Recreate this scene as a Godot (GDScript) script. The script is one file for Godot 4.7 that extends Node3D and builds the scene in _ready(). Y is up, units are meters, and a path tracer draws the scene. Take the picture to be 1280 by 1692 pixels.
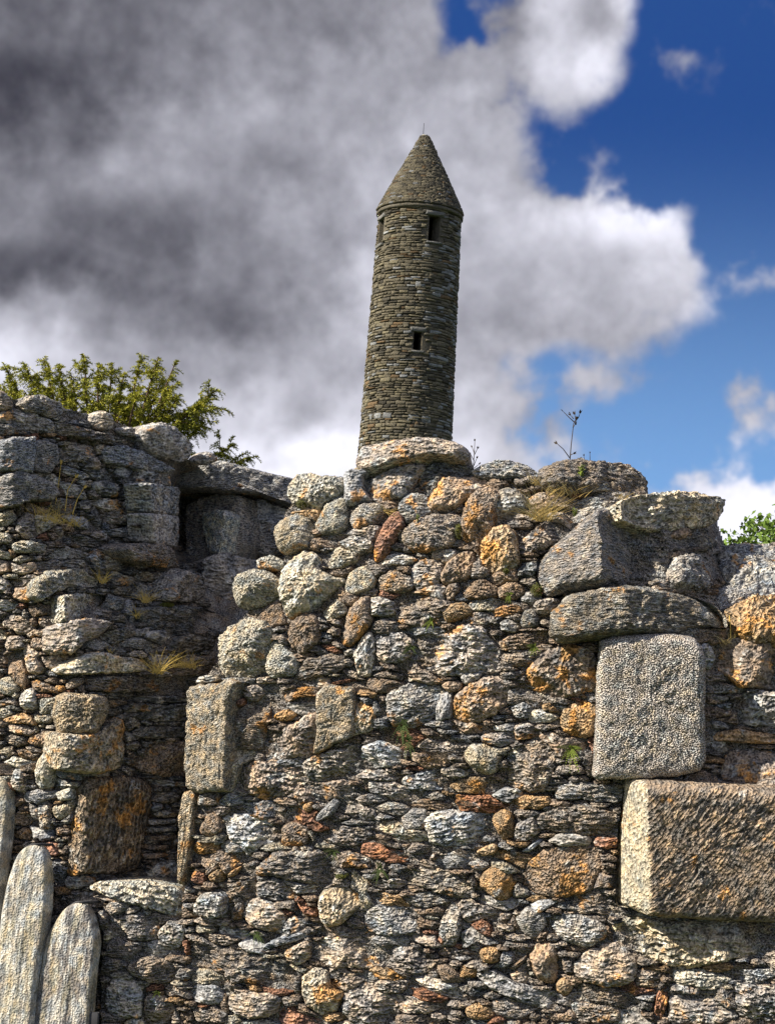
extends Node3D
# A rubble-built ruin under a round tower. Distances in metres, y up.

const FOCAL := 2683.0          # the long lens of the photograph, in its own pixels
const EYE := Vector3(0.0, 1.85, 0.0)

var aim: Basis
var sun_dir: Vector3
var big := FastNoiseLite.new()
var mid := FastNoiseLite.new()
var fine := FastNoiseLite.new()
var blot := FastNoiseLite.new()
var rng := RandomNumberGenerator.new()
var used := {}
var mats := {}
var variants := {}


# ------------------------------------------------------------------ helpers
func numbered(called: String, parent: Node) -> String:
	var key := str(parent.get_instance_id()) + called
	var n: int = used.get(key, 0)
	used[key] = n + 1
	return called if n == 0 else "%s_%03d" % [called, n]


func put(called: String, mesh: Mesh, mat: Material, parent: Node = self) -> MeshInstance3D:
	var o := MeshInstance3D.new()
	o.name = numbered(called, parent)
	o.mesh = mesh
	o.material_override = mat
	parent.add_child(o, true)
	return o


func thing(called: String, label: String, category: String, where := Vector3.ZERO, group := "") -> Node3D:
	var o := Node3D.new()
	o.name = numbered(called, self)
	o.position = where
	add_child(o, true)
	return tag(o, label, category, group)


func tag(o: Node3D, label: String, category: String, group := "") -> Node3D:
	o.set_meta("label", label)
	o.set_meta("category", category)
	if group:
		o.set_meta("group", group)
	return o


func ray(px: float, py: float) -> Vector3:
	return aim * Vector3((px - 640.0) / FOCAL, (846.0 - py) / FOCAL, -1.0)


func spot(px: float, py: float, away: float) -> Vector3:
	return EYE + ray(px, py) * away


func finish(v: PackedVector3Array, idx: PackedInt32Array, col := PackedColorArray(), uv := PackedVector2Array()) -> ArrayMesh:
	var nor := PackedVector3Array()
	nor.resize(v.size())
	for t in range(0, idx.size(), 3):
		var a := idx[t]
		var b := idx[t + 1]
		var c := idx[t + 2]
		var n := (v[c] - v[a]).cross(v[b] - v[a])
		nor[a] += n
		nor[b] += n
		nor[c] += n
	for k in nor.size():
		nor[k] = nor[k].normalized() if nor[k].length_squared() > 1e-24 else Vector3.UP
	var arr := []
	arr.resize(Mesh.ARRAY_MAX)
	arr[Mesh.ARRAY_VERTEX] = v
	arr[Mesh.ARRAY_NORMAL] = nor
	arr[Mesh.ARRAY_INDEX] = idx
	if col.size():
		arr[Mesh.ARRAY_COLOR] = col
	if uv.size():
		arr[Mesh.ARRAY_TEX_UV] = uv
	var m := ArrayMesh.new()
	m.add_surface_from_arrays(Mesh.PRIMITIVE_TRIANGLES, arr)
	return m


func smooth(a: float, b: float, x: float) -> float:
	var t := clampf((x - a) / (b - a), 0.0, 1.0)
	return t * t * (3.0 - 2.0 * t)


# ------------------------------------------------------------------ materials
func noise_bytes(kind: int, freq: float, octaves: int, w: int, h: int, side: int, seed_: int, ridged := false, ret := -1) -> PackedByteArray:
	var n := FastNoiseLite.new()
	n.seed = seed_
	n.noise_type = kind
	n.frequency = freq
	n.fractal_type = FastNoiseLite.FRACTAL_RIDGED if ridged else FastNoiseLite.FRACTAL_FBM
	n.fractal_octaves = octaves
	if octaves == 1:
		n.fractal_type = FastNoiseLite.FRACTAL_NONE
	if ret >= 0:
		n.cellular_return_type = ret
	var im := n.get_seamless_image(w, h, false, false, 0.12, true)
	if w != side or h != side:
		im.resize(side, side, Image.INTERPOLATE_CUBIC)
	im.convert(Image.FORMAT_L8)
	return im.get_data()


# albedo carries grain colour only (a multiplier of the stone's own colour); height carries the fine relief
func grain(called: String, a: PackedByteArray, b: PackedByteArray, c: PackedByteArray, side: int, weights: Vector3, contrast: float, warm: float, hw: Vector3, relief: float) -> StandardMaterial3D:
	var n := side * side
	var alb := PackedByteArray()
	alb.resize(n * 3)
	var hei := PackedByteArray()
	hei.resize(n)
	var curve := PackedByteArray()
	curve.resize(256)
	for k in 256:
		curve[k] = int(255.0 * pow(clampf(k / 255.0, 0.0, 1.0), 1.0 / 2.2))
	var kc := contrast
	for k in n:
		var fa := a[k] / 255.0
		var fb := b[k] / 255.0
		var fc := c[k] / 255.0
		var s := 0.58 + ((fa - 0.5) * weights.x + (fb - 0.5) * weights.y + (fc - 0.5) * weights.z) * kc
		s = clampf(s, 0.12, 1.0)
		var t := (fc - 0.5) * warm
		alb[k * 3] = curve[int(255.0 * clampf(s * (1.0 + t), 0.0, 1.0))]
		alb[k * 3 + 1] = curve[int(255.0 * s)]
		alb[k * 3 + 2] = curve[int(255.0 * clampf(s * (1.0 - 1.3 * t), 0.0, 1.0))]
		hei[k] = int(255.0 * clampf(0.5 + (fa - 0.5) * hw.x + (fb - 0.5) * hw.y + (fc - 0.5) * hw.z, 0.0, 1.0))
	var m := StandardMaterial3D.new()
	m.resource_name = called
	m.albedo_texture = ImageTexture.create_from_image(Image.create_from_data(side, side, false, Image.FORMAT_RGB8, alb))
	m.heightmap_enabled = true
	m.heightmap_texture = ImageTexture.create_from_image(Image.create_from_data(side, side, false, Image.FORMAT_L8, hei))
	m.heightmap_scale = relief
	m.vertex_color_use_as_albedo = true
	m.uv1_triplanar = true
	m.uv1_triplanar_sharpness = 3.0
	m.uv1_scale = Vector3.ONE / 0.8
	m.roughness = 0.93
	m.metallic_specular = 0.25
	return m


func plain(called: String, c: Color, rough := 0.9) -> StandardMaterial3D:
	var m := StandardMaterial3D.new()
	m.resource_name = called
	m.albedo_color = c.linear_to_srgb()
	m.roughness = rough
	m.metallic_specular = 0.25
	return m


func make_materials() -> void:
	var s := 768
	var S := FastNoiseLite.TYPE_SIMPLEX
	var layers := noise_bytes(S, 0.06, 4, 256, s, s, 11)
	var crumbs := noise_bytes(S, 0.07, 4, s, s, s, 12)
	var patches := noise_bytes(S, 0.012, 3, s, s, s, 13)
	var specks := noise_bytes(S, 0.105, 2, s, s, s, 14)
	var lumps := noise_bytes(S, 0.03, 5, s, s, s, 15)
	mats.schist = grain("schist", layers, crumbs, patches, s, Vector3(1.1, 0.9, 0.5), 1.0, 0.35, Vector3(1.3, 0.8, 0.2), 4.4)
	mats.rough = grain("rough stone", lumps, crumbs, patches, s, Vector3(0.7, 1.1, 0.5), 1.0, 0.35, Vector3(0.8, 1.0, 0.2), 3.3)
	mats.pitted = grain("pitted granite", specks, crumbs, patches, s, Vector3(2.8, 0.8, 0.3), 1.3, 0.3, Vector3(1.2, 0.3, 0.1), 1.8)
	mats.slate = grain("slate", layers, crumbs, patches, s, Vector3(0.9, 0.9, 0.5), 1.0, 0.2, Vector3(1.0, 0.6, 0.3), 3.2)
	mats.mortar = grain("lime mortar", specks, crumbs, patches, s, Vector3(0.8, 1.1, 0.4), 1.1, 0.3, Vector3(0.7, 0.9, 0.2), 4.2)
	mats.grave = grain("weathered gravestone", layers, crumbs, patches, s, Vector3(0.4, 0.5, 0.4), 0.9, 0.25, Vector3(0.4, 0.45, 0.2), 1.4)
	mats.iron = plain("old iron", Color(0.05, 0.05, 0.055), 0.6)
	mats.straw = plain("dry grass", Color(0.42, 0.30, 0.11))
	mats.gold = plain("golden grass", Color(0.62, 0.44, 0.12))
	mats.twig = plain("dry stalk", Color(0.07, 0.055, 0.045))
	mats.green = plain("green leaf", Color(0.13, 0.17, 0.03))
	mats.fern = plain("fern", Color(0.05, 0.075, 0.025))
	mats.moss = plain("moss", Color(0.11, 0.12, 0.02))
	mats.root = plain("dead fern", Color(0.10, 0.08, 0.06))
	for k in ["schist", "rough", "slate"]:
		variants[k] = []
		for f in [Vector2(0.65, 0.8), Vector2(1.0, 0.9), Vector2(1.45, 0.6), Vector2(0.85, 0.3)]:
			var m: StandardMaterial3D = mats[k].duplicate()
			m.uv1_scale *= f.x
			m.heightmap_scale *= f.y
			variants[k].append(m)
	for k in ["straw", "gold", "green", "fern", "moss"]:
		mats[k].backlight_enabled = true
		mats[k].backlight = Color(0.5, 0.5, 0.4)


# colour, lichen share, orange share, material
const KIND := {
	"y": [Color(0.44, 0.40, 0.325), 0.42, 0.08, "rough"],
	"g": [Color(0.345, 0.30, 0.262), 0.28, 0.16, "schist"],
	"b": [Color(0.32, 0.25, 0.195), 0.2, 0.22, "rough"],
	"o": [Color(0.42, 0.285, 0.165), 0.2, 0.34, "rough"],
	"r": [Color(0.34, 0.185, 0.125), 0.14, 0.25, "schist"],
	"w": [Color(0.42, 0.395, 0.37), 0.45, 0.08, "schist"],
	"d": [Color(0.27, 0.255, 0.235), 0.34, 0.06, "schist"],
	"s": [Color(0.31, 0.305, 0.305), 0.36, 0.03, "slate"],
	"t": [Color(0.43, 0.36, 0.27), 0.3, 0.15, "rough"],
	"v": [Color(0.78, 0.70, 0.52), 0.1, -0.2, "rough"],  # sunlight on the window jamb, painted in as a pale stone colour
	"p": [Color(0.50, 0.45, 0.41), 0.05, -0.3, "pitted"],
	"n": [Color(0.25, 0.20, 0.155), -0.1, 0.0, "schist"],
	"m": [Color(0.31, 0.235, 0.165), 0.12, 0.16, "schist"],
}
const LICHEN := Color(0.57, 0.555, 0.515)
const RUST := Color(0.56, 0.275, 0.07)


# ------------------------------------------------------------------ the two wall faces as distance charts
const MAIN_X := [300.0, 340.0, 480.0, 640.0, 800.0, 960.0, 1100.0, 1168.0, 1190.0, 1340.0, 1760.0]
const MAIN_Y := [740.0, 850.0, 960.0, 1040.0, 1280.0, 1310.0, 1500.0, 1760.0]
const MAIN_D := [
	[8.15, 8.02, 7.88, 7.74, 7.64, 7.54, 7.60, 7.95, 8.10, 8.20, 7.98],
	[8.10, 7.95, 7.78, 7.62, 7.52, 7.42, 7.46, 7.80, 8.00, 8.15, 7.93],
	[8.02, 7.86, 7.68, 7.54, 7.43, 7.32, 7.28, 7.42, 7.52, 7.46, 7.24],
	[7.96, 7.80, 7.63, 7.51, 7.40, 7.29, 7.20, 7.25, 7.31, 7.24, 7.02],
	[7.82, 7.72, 7.61, 7.50, 7.39, 7.28, 7.19, 7.22, 7.28, 7.20, 6.98],
	[7.80, 7.71, 7.61, 7.50, 7.39, 7.28, 7.18, 7.14, 7.12, 7.03, 6.81],
	[7.74, 7.71, 7.60, 7.49, 7.38, 7.27, 7.17, 7.12, 7.10, 7.00, 6.78],
	[7.70, 7.67, 7.56, 7.45, 7.34, 7.23, 7.13, 7.08, 7.06, 6.96, 6.74],
]
const LEFT_X := [-480.0, -60.0, 0.0, 60.0, 125.0, 160.0, 215.0, 268.0, 298.0, 360.0, 420.0, 500.0]
const LEFT_Y := [620.0, 760.0, 830.0, 900.0, 960.0, 1040.0, 1110.0, 1150.0, 1440.0, 1475.0, 1760.0]
const LEFT_D := [
	[8.15, 7.95, 8.02, 8.12, 8.26, 8.34, 8.46, 8.54, 8.66, 8.80, 8.94, 9.10],
	[8.12, 7.92, 7.96, 8.08, 8.22, 8.30, 8.42, 8.50, 8.62, 8.74, 8.86, 9.00],
	[8.16, 7.96, 7.96, 8.06, 8.22, 8.30, 8.42, 8.56, 9.25, 9.15, 9.05, 9.05],
	[8.20, 8.00, 7.93, 7.95, 8.12, 8.24, 8.38, 8.54, 9.20, 9.12, 9.02, 9.00],
	[8.22, 8.02, 7.95, 7.90, 8.00, 8.12, 8.28, 8.38, 8.55, 8.85, 8.92, 8.95],
	[8.24, 8.04, 7.98, 7.92, 7.88, 7.96, 8.10, 8.20, 8.32, 8.48, 8.60, 8.70],
	[8.25, 8.05, 7.98, 7.92, 7.86, 7.90, 8.02, 8.10, 8.20, 8.32, 8.42, 8.55],
	[8.25, 8.05, 7.98, 7.92, 7.86, 7.90, 8.10, 8.16, 8.24, 8.32, 8.40, 8.50],
	[8.23, 8.03, 7.97, 7.91, 7.86, 7.90, 8.10, 8.14, 8.18, 8.26, 8.34, 8.45],
	[8.22, 8.02, 7.96, 7.90, 7.84, 7.84, 7.84, 7.84, 7.84, 7.86, 7.88, 7.90],
	[8.20, 8.00, 7.93, 7.87, 7.81, 7.79, 7.78, 7.78, 7.78, 7.78, 7.78, 7.78],
]


func chart(xs: Array, ys: Array, d: Array, px: float, py: float) -> float:
	var i := 0
	while i < xs.size() - 2 and px > xs[i + 1]:
		i += 1
	var j := 0
	while j < ys.size() - 2 and py > ys[j + 1]:
		j += 1
	var u := clampf((px - xs[i]) / (xs[i + 1] - xs[i]), -0.5, 1.5)
	var w := clampf((py - ys[j]) / (ys[j + 1] - ys[j]), -0.5, 1.5)
	return lerpf(lerpf(d[j][i], d[j][i + 1], u), lerpf(d[j + 1][i], d[j + 1][i + 1], u), w)


func away(which: String, px: float, py: float) -> float:
	if which == "main":
		return chart(MAIN_X, MAIN_Y, MAIN_D, px, py)
	return chart(LEFT_X, LEFT_Y, LEFT_D, px, py)


func frame(which: String, px: float, py: float, reach: float) -> Transform3D:
	var p := spot(px, py, away(which, px, py))
	var tx := spot(px + reach, py, away(which, px + reach, py)) - spot(px - reach, py, away(which, px - reach, py))
	var ty := spot(px, py - reach, away(which, px, py - reach)) - spot(px, py + reach, away(which, px, py + reach))
	if which == "left":
		ty = Vector3.UP * ty.length()
	var n := tx.cross(ty).normalized()
	var x := (tx - n * tx.dot(n)).normalized()
	return Transform3D(Basis(x, n.cross(x), n), p)


# ------------------------------------------------------------------ stones
func outline(pts: PackedVector2Array, cut: float, times: int) -> PackedVector2Array:
	var p := pts
	for t in times:
		var q := PackedVector2Array()
		for k in p.size():
			var a := p[k]
			var b := p[(k + 1) % p.size()]
			q.append(a.lerp(b, cut))
			q.append(a.lerp(b, 1.0 - cut))
		p = q
	return p


func evenly(p: PackedVector2Array, n: int) -> PackedVector2Array:
	var total := 0.0
	for k in p.size():
		total += p[k].distance_to(p[(k + 1) % p.size()])
	var out := PackedVector2Array()
	var at := 0.0
	var k := 0
	var a := p[0]
	var b := p[1 % p.size()]
	var seg := a.distance_to(b)
	for i in n:
		var want := total * i / n
		while at + seg < want and k < p.size() * 2:
			at += seg
			k += 1
			a = p[k % p.size()]
			b = p[(k + 1) % p.size()]
			seg = a.distance_to(b)
		out.append(a.lerp(b, clampf((want - at) / maxf(seg, 1e-6), 0.0, 1.0)))
	return out


# One stone from its outline: a front that bulges, breaks in facets and beds, rounded into the wall behind it.
func stone_mesh(fr: Transform3D, loc: PackedVector2Array, kind: String, bulge: float, shape: String, shift: Vector3, iron: bool, even: bool, arris: Vector3, cross_dir: Vector2, step: float, deep: float) -> ArrayMesh:
	var n_out := loc.size()
	var radius := 0.0
	for q in loc:
		radius += q.length()
	radius /= n_out
	var rings := clampi(int(radius / step), 3, 36)
	var p := 3.6 if kind == "y" else 6.0
	var q_ := 2.1
	var lam := 0.006
	if shape == "b":
		p = 9.0
		q_ = 2.4
	elif shape == "f":
		p = 7.0
		q_ = 2.2
		lam = 0.013
	if arris.z != 0.0:
		p = 12.0
		q_ = 2.6
	if kind == "s" or kind == "p":
		lam = 0.003
	if even and shape == "b":
		p = 16.0
		q_ = 3.0
	if kind == "n" or kind == "m":
		lam = 0.007
	var amp := clampf(radius * 0.13, 0.004, 0.024)
	if kind == "n" or kind == "p":
		amp *= 0.35
	elif kind == "t" or shape == "b" and radius > 0.15:
		amp *= 0.6
	var wave := clampf(radius * 0.2, 0.016, 0.03)
	var k_def: Array = KIND[kind]
	var tone: Color = k_def[0]
	var vary := rng.randf_range(0.84, 1.16)
	var hue := rng.randf_range(-0.06, 0.06)
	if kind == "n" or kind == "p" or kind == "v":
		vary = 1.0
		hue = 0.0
	tone = Color(tone.r * vary * (1.0 + hue), tone.g * vary, tone.b * vary * (1.0 - 1.4 * hue))
	var lichen_at: float = 0.52 - k_def[1] * 0.75 + rng.randf_range(-0.08, 0.08)
	var rust_at: float = 0.5 - k_def[2] * 0.7 + rng.randf_range(-0.1, 0.1) - (0.22 if iron else 0.0)
	var facets: Array[Vector4] = []
	if arris == Vector3.ZERO and not even:
		for f in 4 if shape != "r" else 3:
			var th := rng.randf() * TAU
			facets.append(Vector4(cos(th), sin(th), radius * rng.randf_range(0.0, 0.55), rng.randf_range(0.15, 0.6)))
	var tilt := Vector2.ZERO if even else Vector2(rng.randf_range(-0.1, 0.1), rng.randf_range(-0.12, 0.06))
	var so := Vector3(rng.randf() * 50.0, rng.randf() * 50.0, rng.randf() * 50.0)
	var v := PackedVector3Array()
	var col := PackedColorArray()
	var idx := PackedInt32Array()
	var total := 1 + n_out * (rings + 2)
	v.resize(total)
	col.resize(total)
	var at := 0
	for k in range(0, rings + 3):
		var rho := 1.0 - pow(1.0 - minf(k, rings) / float(rings), 1.5)
		var face := bulge * pow(maxf(0.0, 1.0 - pow(rho, p)), 1.0 / q_)
		var back := 0.0
		var pull := 1.0
		if k == rings + 1:
			back = -0.035
			pull = 0.99
		elif k == rings + 2:
			back = -deep
			pull = 0.9
		var edge := 1.0 - pow(rho, 6.0)
		for i in (1 if k == 0 else n_out):
			var xy := loc[i] * rho * pull
			var s3 := Vector3(xy.x, xy.y, face * 0.6) + so
			var d1 := mid.get_noise_3dv(s3)
			var d2 := fine.get_noise_3dv(s3)
			var bedline := (xy.y + 0.02 * d1) / wave + d2 * 0.35
			var saw := bedline - floorf(bedline)
			var strata := (1.0 - saw) * smooth(0.0, 0.22, saw) - 0.5
			var d3 := fine.get_noise_3dv(s3 * 2.3)
			var z := face
			if k <= rings:
				for f in facets:
					z -= maxf(0.0, xy.x * f.x + xy.y * f.y - f.z) * f.w * (0.35 + 0.65 * edge)
				z += (xy.x * tilt.x + xy.y * tilt.y) * edge
				if arris.z != 0.0:
					var ax := arris.x + 0.012 * d1
					var across := xy.dot(cross_dir)
					z -= maxf(0.0, ax - across) * arris.y + maxf(0.0, across - ax) * (arris.z - 10.0)
				z += (d1 * amp + strata * lam + d2 * amp * 0.4 + d3 * 0.0035) * (0.25 + 0.75 * edge)
				var rim := (d2 * 0.6 + d1 * 0.7) * amp * 0.9 * rho
				xy += xy.normalized() * rim
			z += back
			v[at] = Vector3(xy.x, xy.y, z) + shift
			var c := tone * (1.0 + 0.25 * d1)
			var n1 := blot.get_noise_3dv(s3)
			var n2 := blot.get_noise_3dv(s3 * 0.7 + Vector3(31, 7, 3))
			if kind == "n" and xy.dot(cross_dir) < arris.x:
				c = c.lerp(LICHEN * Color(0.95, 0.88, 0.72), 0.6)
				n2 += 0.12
			c = c.lerp(LICHEN, 0.75 * smooth(lichen_at, lichen_at + 0.16, n1 + 0.25 * d2))
			c = c.lerp(RUST, 0.7 * smooth(rust_at, rust_at + 0.14, n2 + 0.3 * d2 - 0.1 * signf(xy.y) * minf(1.0, absf(xy.y) / radius)))
			c = c / 0.58
			c.a = 1.0
			col[at] = c
			at += 1
	for i in n_out:
		var j := (i + 1) % n_out
		idx.append_array([0, 1 + i, 1 + j])
		for k in rings + 1:
			var a := 1 + k * n_out
			var b := a + n_out
			idx.append_array([a + i, b + i, b + j, a + i, b + j, a + j])
	return finish(v, idx, col)


func lay_stone(which: String, px: PackedVector2Array, kind: String, bulge: float, shape: String, opts: PackedStringArray, parent: Node3D, fill := false) -> MeshInstance3D:
	var c := Vector2.ZERO
	var lo := px[0]
	var hi := px[0]
	for q in px:
		c += q
		lo = lo.min(q)
		hi = hi.max(q)
	c /= px.size()
	var size := (hi - lo).length()
	var fr := frame(which, c.x, c.y, clampf(size * 0.4, 14.0, 70.0))
	var bed := rng.randf_range(-0.16, 0.06)
	var iron := false
	var arris := Vector3.ZERO
	var arris_at := ""
	for o in opts:
		if o.begins_with("a"):
			arris_at = o
		if o.begins_with("q"):
			bed = deg_to_rad(o.substr(1).to_float())
		elif o == "e":
			iron = true
		elif o.begins_with("Y"):
			fr.basis = fr.basis.rotated(Vector3.UP, -deg_to_rad(o.substr(1).to_float()))
		elif o.begins_with("p"):
			fr.origin += fr.basis.z * o.substr(1).to_float() * 0.01
	fr.basis = fr.basis * Basis(Vector3.BACK, bed)
	var cross_dir := Vector2(cos(bed), -sin(bed))
	if which == "main" and c.y > 1020.0 and not arris_at and kind != "p" and kind != "t" and c.x < 1168.0:
		bulge *= 0.85
	var out := bulge * (0.01 if arris_at or kind == "p" else (0.0068 if shape == "r" else 0.006))
	var face := Plane(fr.basis.z, fr.origin + fr.basis.z * out * (0.08 if arris_at else 0.5))
	var front := Plane(fr.basis.z, fr.origin + fr.basis.z * out)
	var inv := fr.affine_inverse()
	var loc := PackedVector2Array()
	for q in px:
		var hit = face.intersects_ray(EYE, ray(q.x, q.y))
		if hit == null:
			continue
		var l: Vector3 = inv * (hit as Vector3)
		loc.append(Vector2(l.x, l.y))
	if arris_at:
		var a := arris_at.substr(1).split(":")
		var hit = front.intersects_ray(EYE, ray(a[0].to_float(), c.y))
		var al: Vector3 = inv * (hit as Vector3)
		arris = Vector3(Vector2(al.x, al.y).dot(cross_dir), a[1].to_float(), 10.0 + a[2].to_float())
	var area_c := Vector2.ZERO
	for q in loc:
		area_c += q
	area_c /= loc.size()
	loc = outline(loc, 0.05 if opts.has("F") else (0.2 if shape == "r" else 0.1), 1 if fill else 2)
	var per := 0.0
	for k in loc.size():
		per += loc[k].distance_to(loc[(k + 1) % loc.size()])
	var step := 0.0078 if not fill else 0.0095
	loc = evenly(loc, clampi(int(per / step), 14, 190))
	for k in loc.size():
		loc[k] = (loc[k] - area_c) * (1.0 if fill else (1.09 if size < 150.0 else 1.03))
	fr.origin += fr.basis * Vector3(area_c.x, area_c.y, 0.0)
	if arris.z != 0.0:
		arris.x -= area_c.dot(cross_dir)
	var shift := Vector3(rng.randf_range(-3, 3), rng.randf_range(-3, 3), rng.randf_range(-3, 3))
	var mesh := stone_mesh(fr, loc, kind, out, shape, shift, iron, opts.has("F"), arris, cross_dir, step, clampf(size * 0.0017, 0.06, 0.32))
	var o := put("stone", mesh, mats[KIND[kind][3]] if kind == "p" else variants[KIND[kind][3]][rng.randi() % 4], parent)
	o.transform = Transform3D(fr.basis, fr.origin - parent.position - fr.basis * shift)
	if kind == "p":
		o.set_meta("label", "pale squared block with a coarse pitted face")
	elif kind == "n":
		o.set_meta("label", "large brown squared block with a pale left side")
	elif kind == "m":
		o.set_meta("label", "rust-streaked upright squared block in the niche")
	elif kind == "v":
		o.set_meta("label", "stone painted pale as a patch of sunlight in the window's back")
	return o


# the rubble core and mortar between the stones: a rough solid face with a top that runs back into the wall
func core(which: String, edge: PackedVector2Array, cell: float, thick: float, sink: float, parent: Node3D, called: String) -> void:
	var lo := edge[0]
	var hi := edge[0]
	for q in edge:
		lo = lo.min(q)
		hi = hi.max(q)
	var nx := int((hi.x - lo.x) / cell) + 1
	var ny := int((hi.y - lo.y) / cell) + 1
	var inside := PackedByteArray()
	inside.resize(nx * ny)
	for j in ny:
		for i in nx:
			inside[j * nx + i] = 1 if Geometry2D.is_point_in_polygon(lo + Vector2(i + 0.5, j + 0.5) * cell, edge) else 0
	var id := PackedInt32Array()
	id.resize((nx + 1) * (ny + 1))
	id.fill(-1)
	var v := PackedVector3Array()
	var col := PackedColorArray()
	var idx := PackedInt32Array()
	var base := Color(0.305, 0.275, 0.25)
	var pos := parent.position
	for j in ny + 1:
		for i in nx + 1:
			var need := false
			for d in [Vector2i(0, 0), Vector2i(-1, 0), Vector2i(0, -1), Vector2i(-1, -1)]:
				var a: int = i + d.x
				var b: int = j + d.y
				if a >= 0 and b >= 0 and a < nx and b < ny and inside[b * nx + a]:
					need = true
			if not need:
				continue
			var px := lo.x + i * cell
			var py := lo.y + j * cell
			var w := spot(px, py, away(which, px, py) + sink)
			var flat := Vector3(w.x * 0.45, w.y, w.z * 0.45)
			var a1 := big.get_noise_3dv(flat * 1.4)
			var a2 := mid.get_noise_3dv(flat * 1.3 + Vector3(5, 0, 0))
			var a3 := fine.get_noise_3dv(w)
			var row := (w.y + 0.02 * a1 + 0.25 * w.x * 0.35) / 0.028 + a2 * 0.9
			var saw := row - floorf(row)
			var strata := (1.0 - saw) * smooth(0.0, 0.25, saw) - 0.4
			var bump := 0.016 * a1 + 0.014 * a2 + 0.009 * a3 + 0.022 * strata * smooth(-0.3, 0.3, a1 + a3 * 0.4)
			w -= ray(px, py) * bump
			id[j * (nx + 1) + i] = v.size()
			v.append(w - pos)
			var n1 := blot.get_noise_3dv(w * 0.8)
			var n2 := blot.get_noise_3dv(w * 0.6 + Vector3(11, 3, 9))
			var c := base * (1.0 + 0.3 * a2)
			c = c.lerp(LICHEN, 0.5 * smooth(0.05, 0.35, n1))
			c = c.lerp(Color(0.38, 0.24, 0.12), 0.35 * smooth(0.12, 0.4, n2))
			c = c / 0.58
			c.a = 1.0
			col.append(c)
	for j in ny:
		for i in nx:
			if inside[j * nx + i] == 0:
				continue
			var a := id[j * (nx + 1) + i]
			var b := id[j * (nx + 1) + i + 1]
			var c := id[(j + 1) * (nx + 1) + i]
			var d := id[(j + 1) * (nx + 1) + i + 1]
			idx.append_array([a, b, d, a, d, c])
			# where the face ends, turn back into the wall's thickness
			for e in [[0, -1, a, b], [1, 0, b, d], [0, 1, d, c], [-1, 0, c, a]]:
				var ii: int = i + e[0]
				var jj: int = j + e[1]
				if ii < 0 or jj < 0 or ii >= nx or jj >= ny or inside[jj * nx + ii] == 0:
					var p0: int = e[2]
					var p1: int = e[3]
					var back := Vector3(0.0, -0.02, -thick)
					var k := v.size()
					for s in [p0, p1]:
						v.append(v[s])
						col.append(col[s])
					for s in [p0, p1]:
						v.append(v[s] + back)
						col.append(col[s])
					idx.append_array([k, k + 2, k + 3, k, k + 3, k + 1])
	put(called, finish(v, idx, col), mats.mortar, parent)


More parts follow.
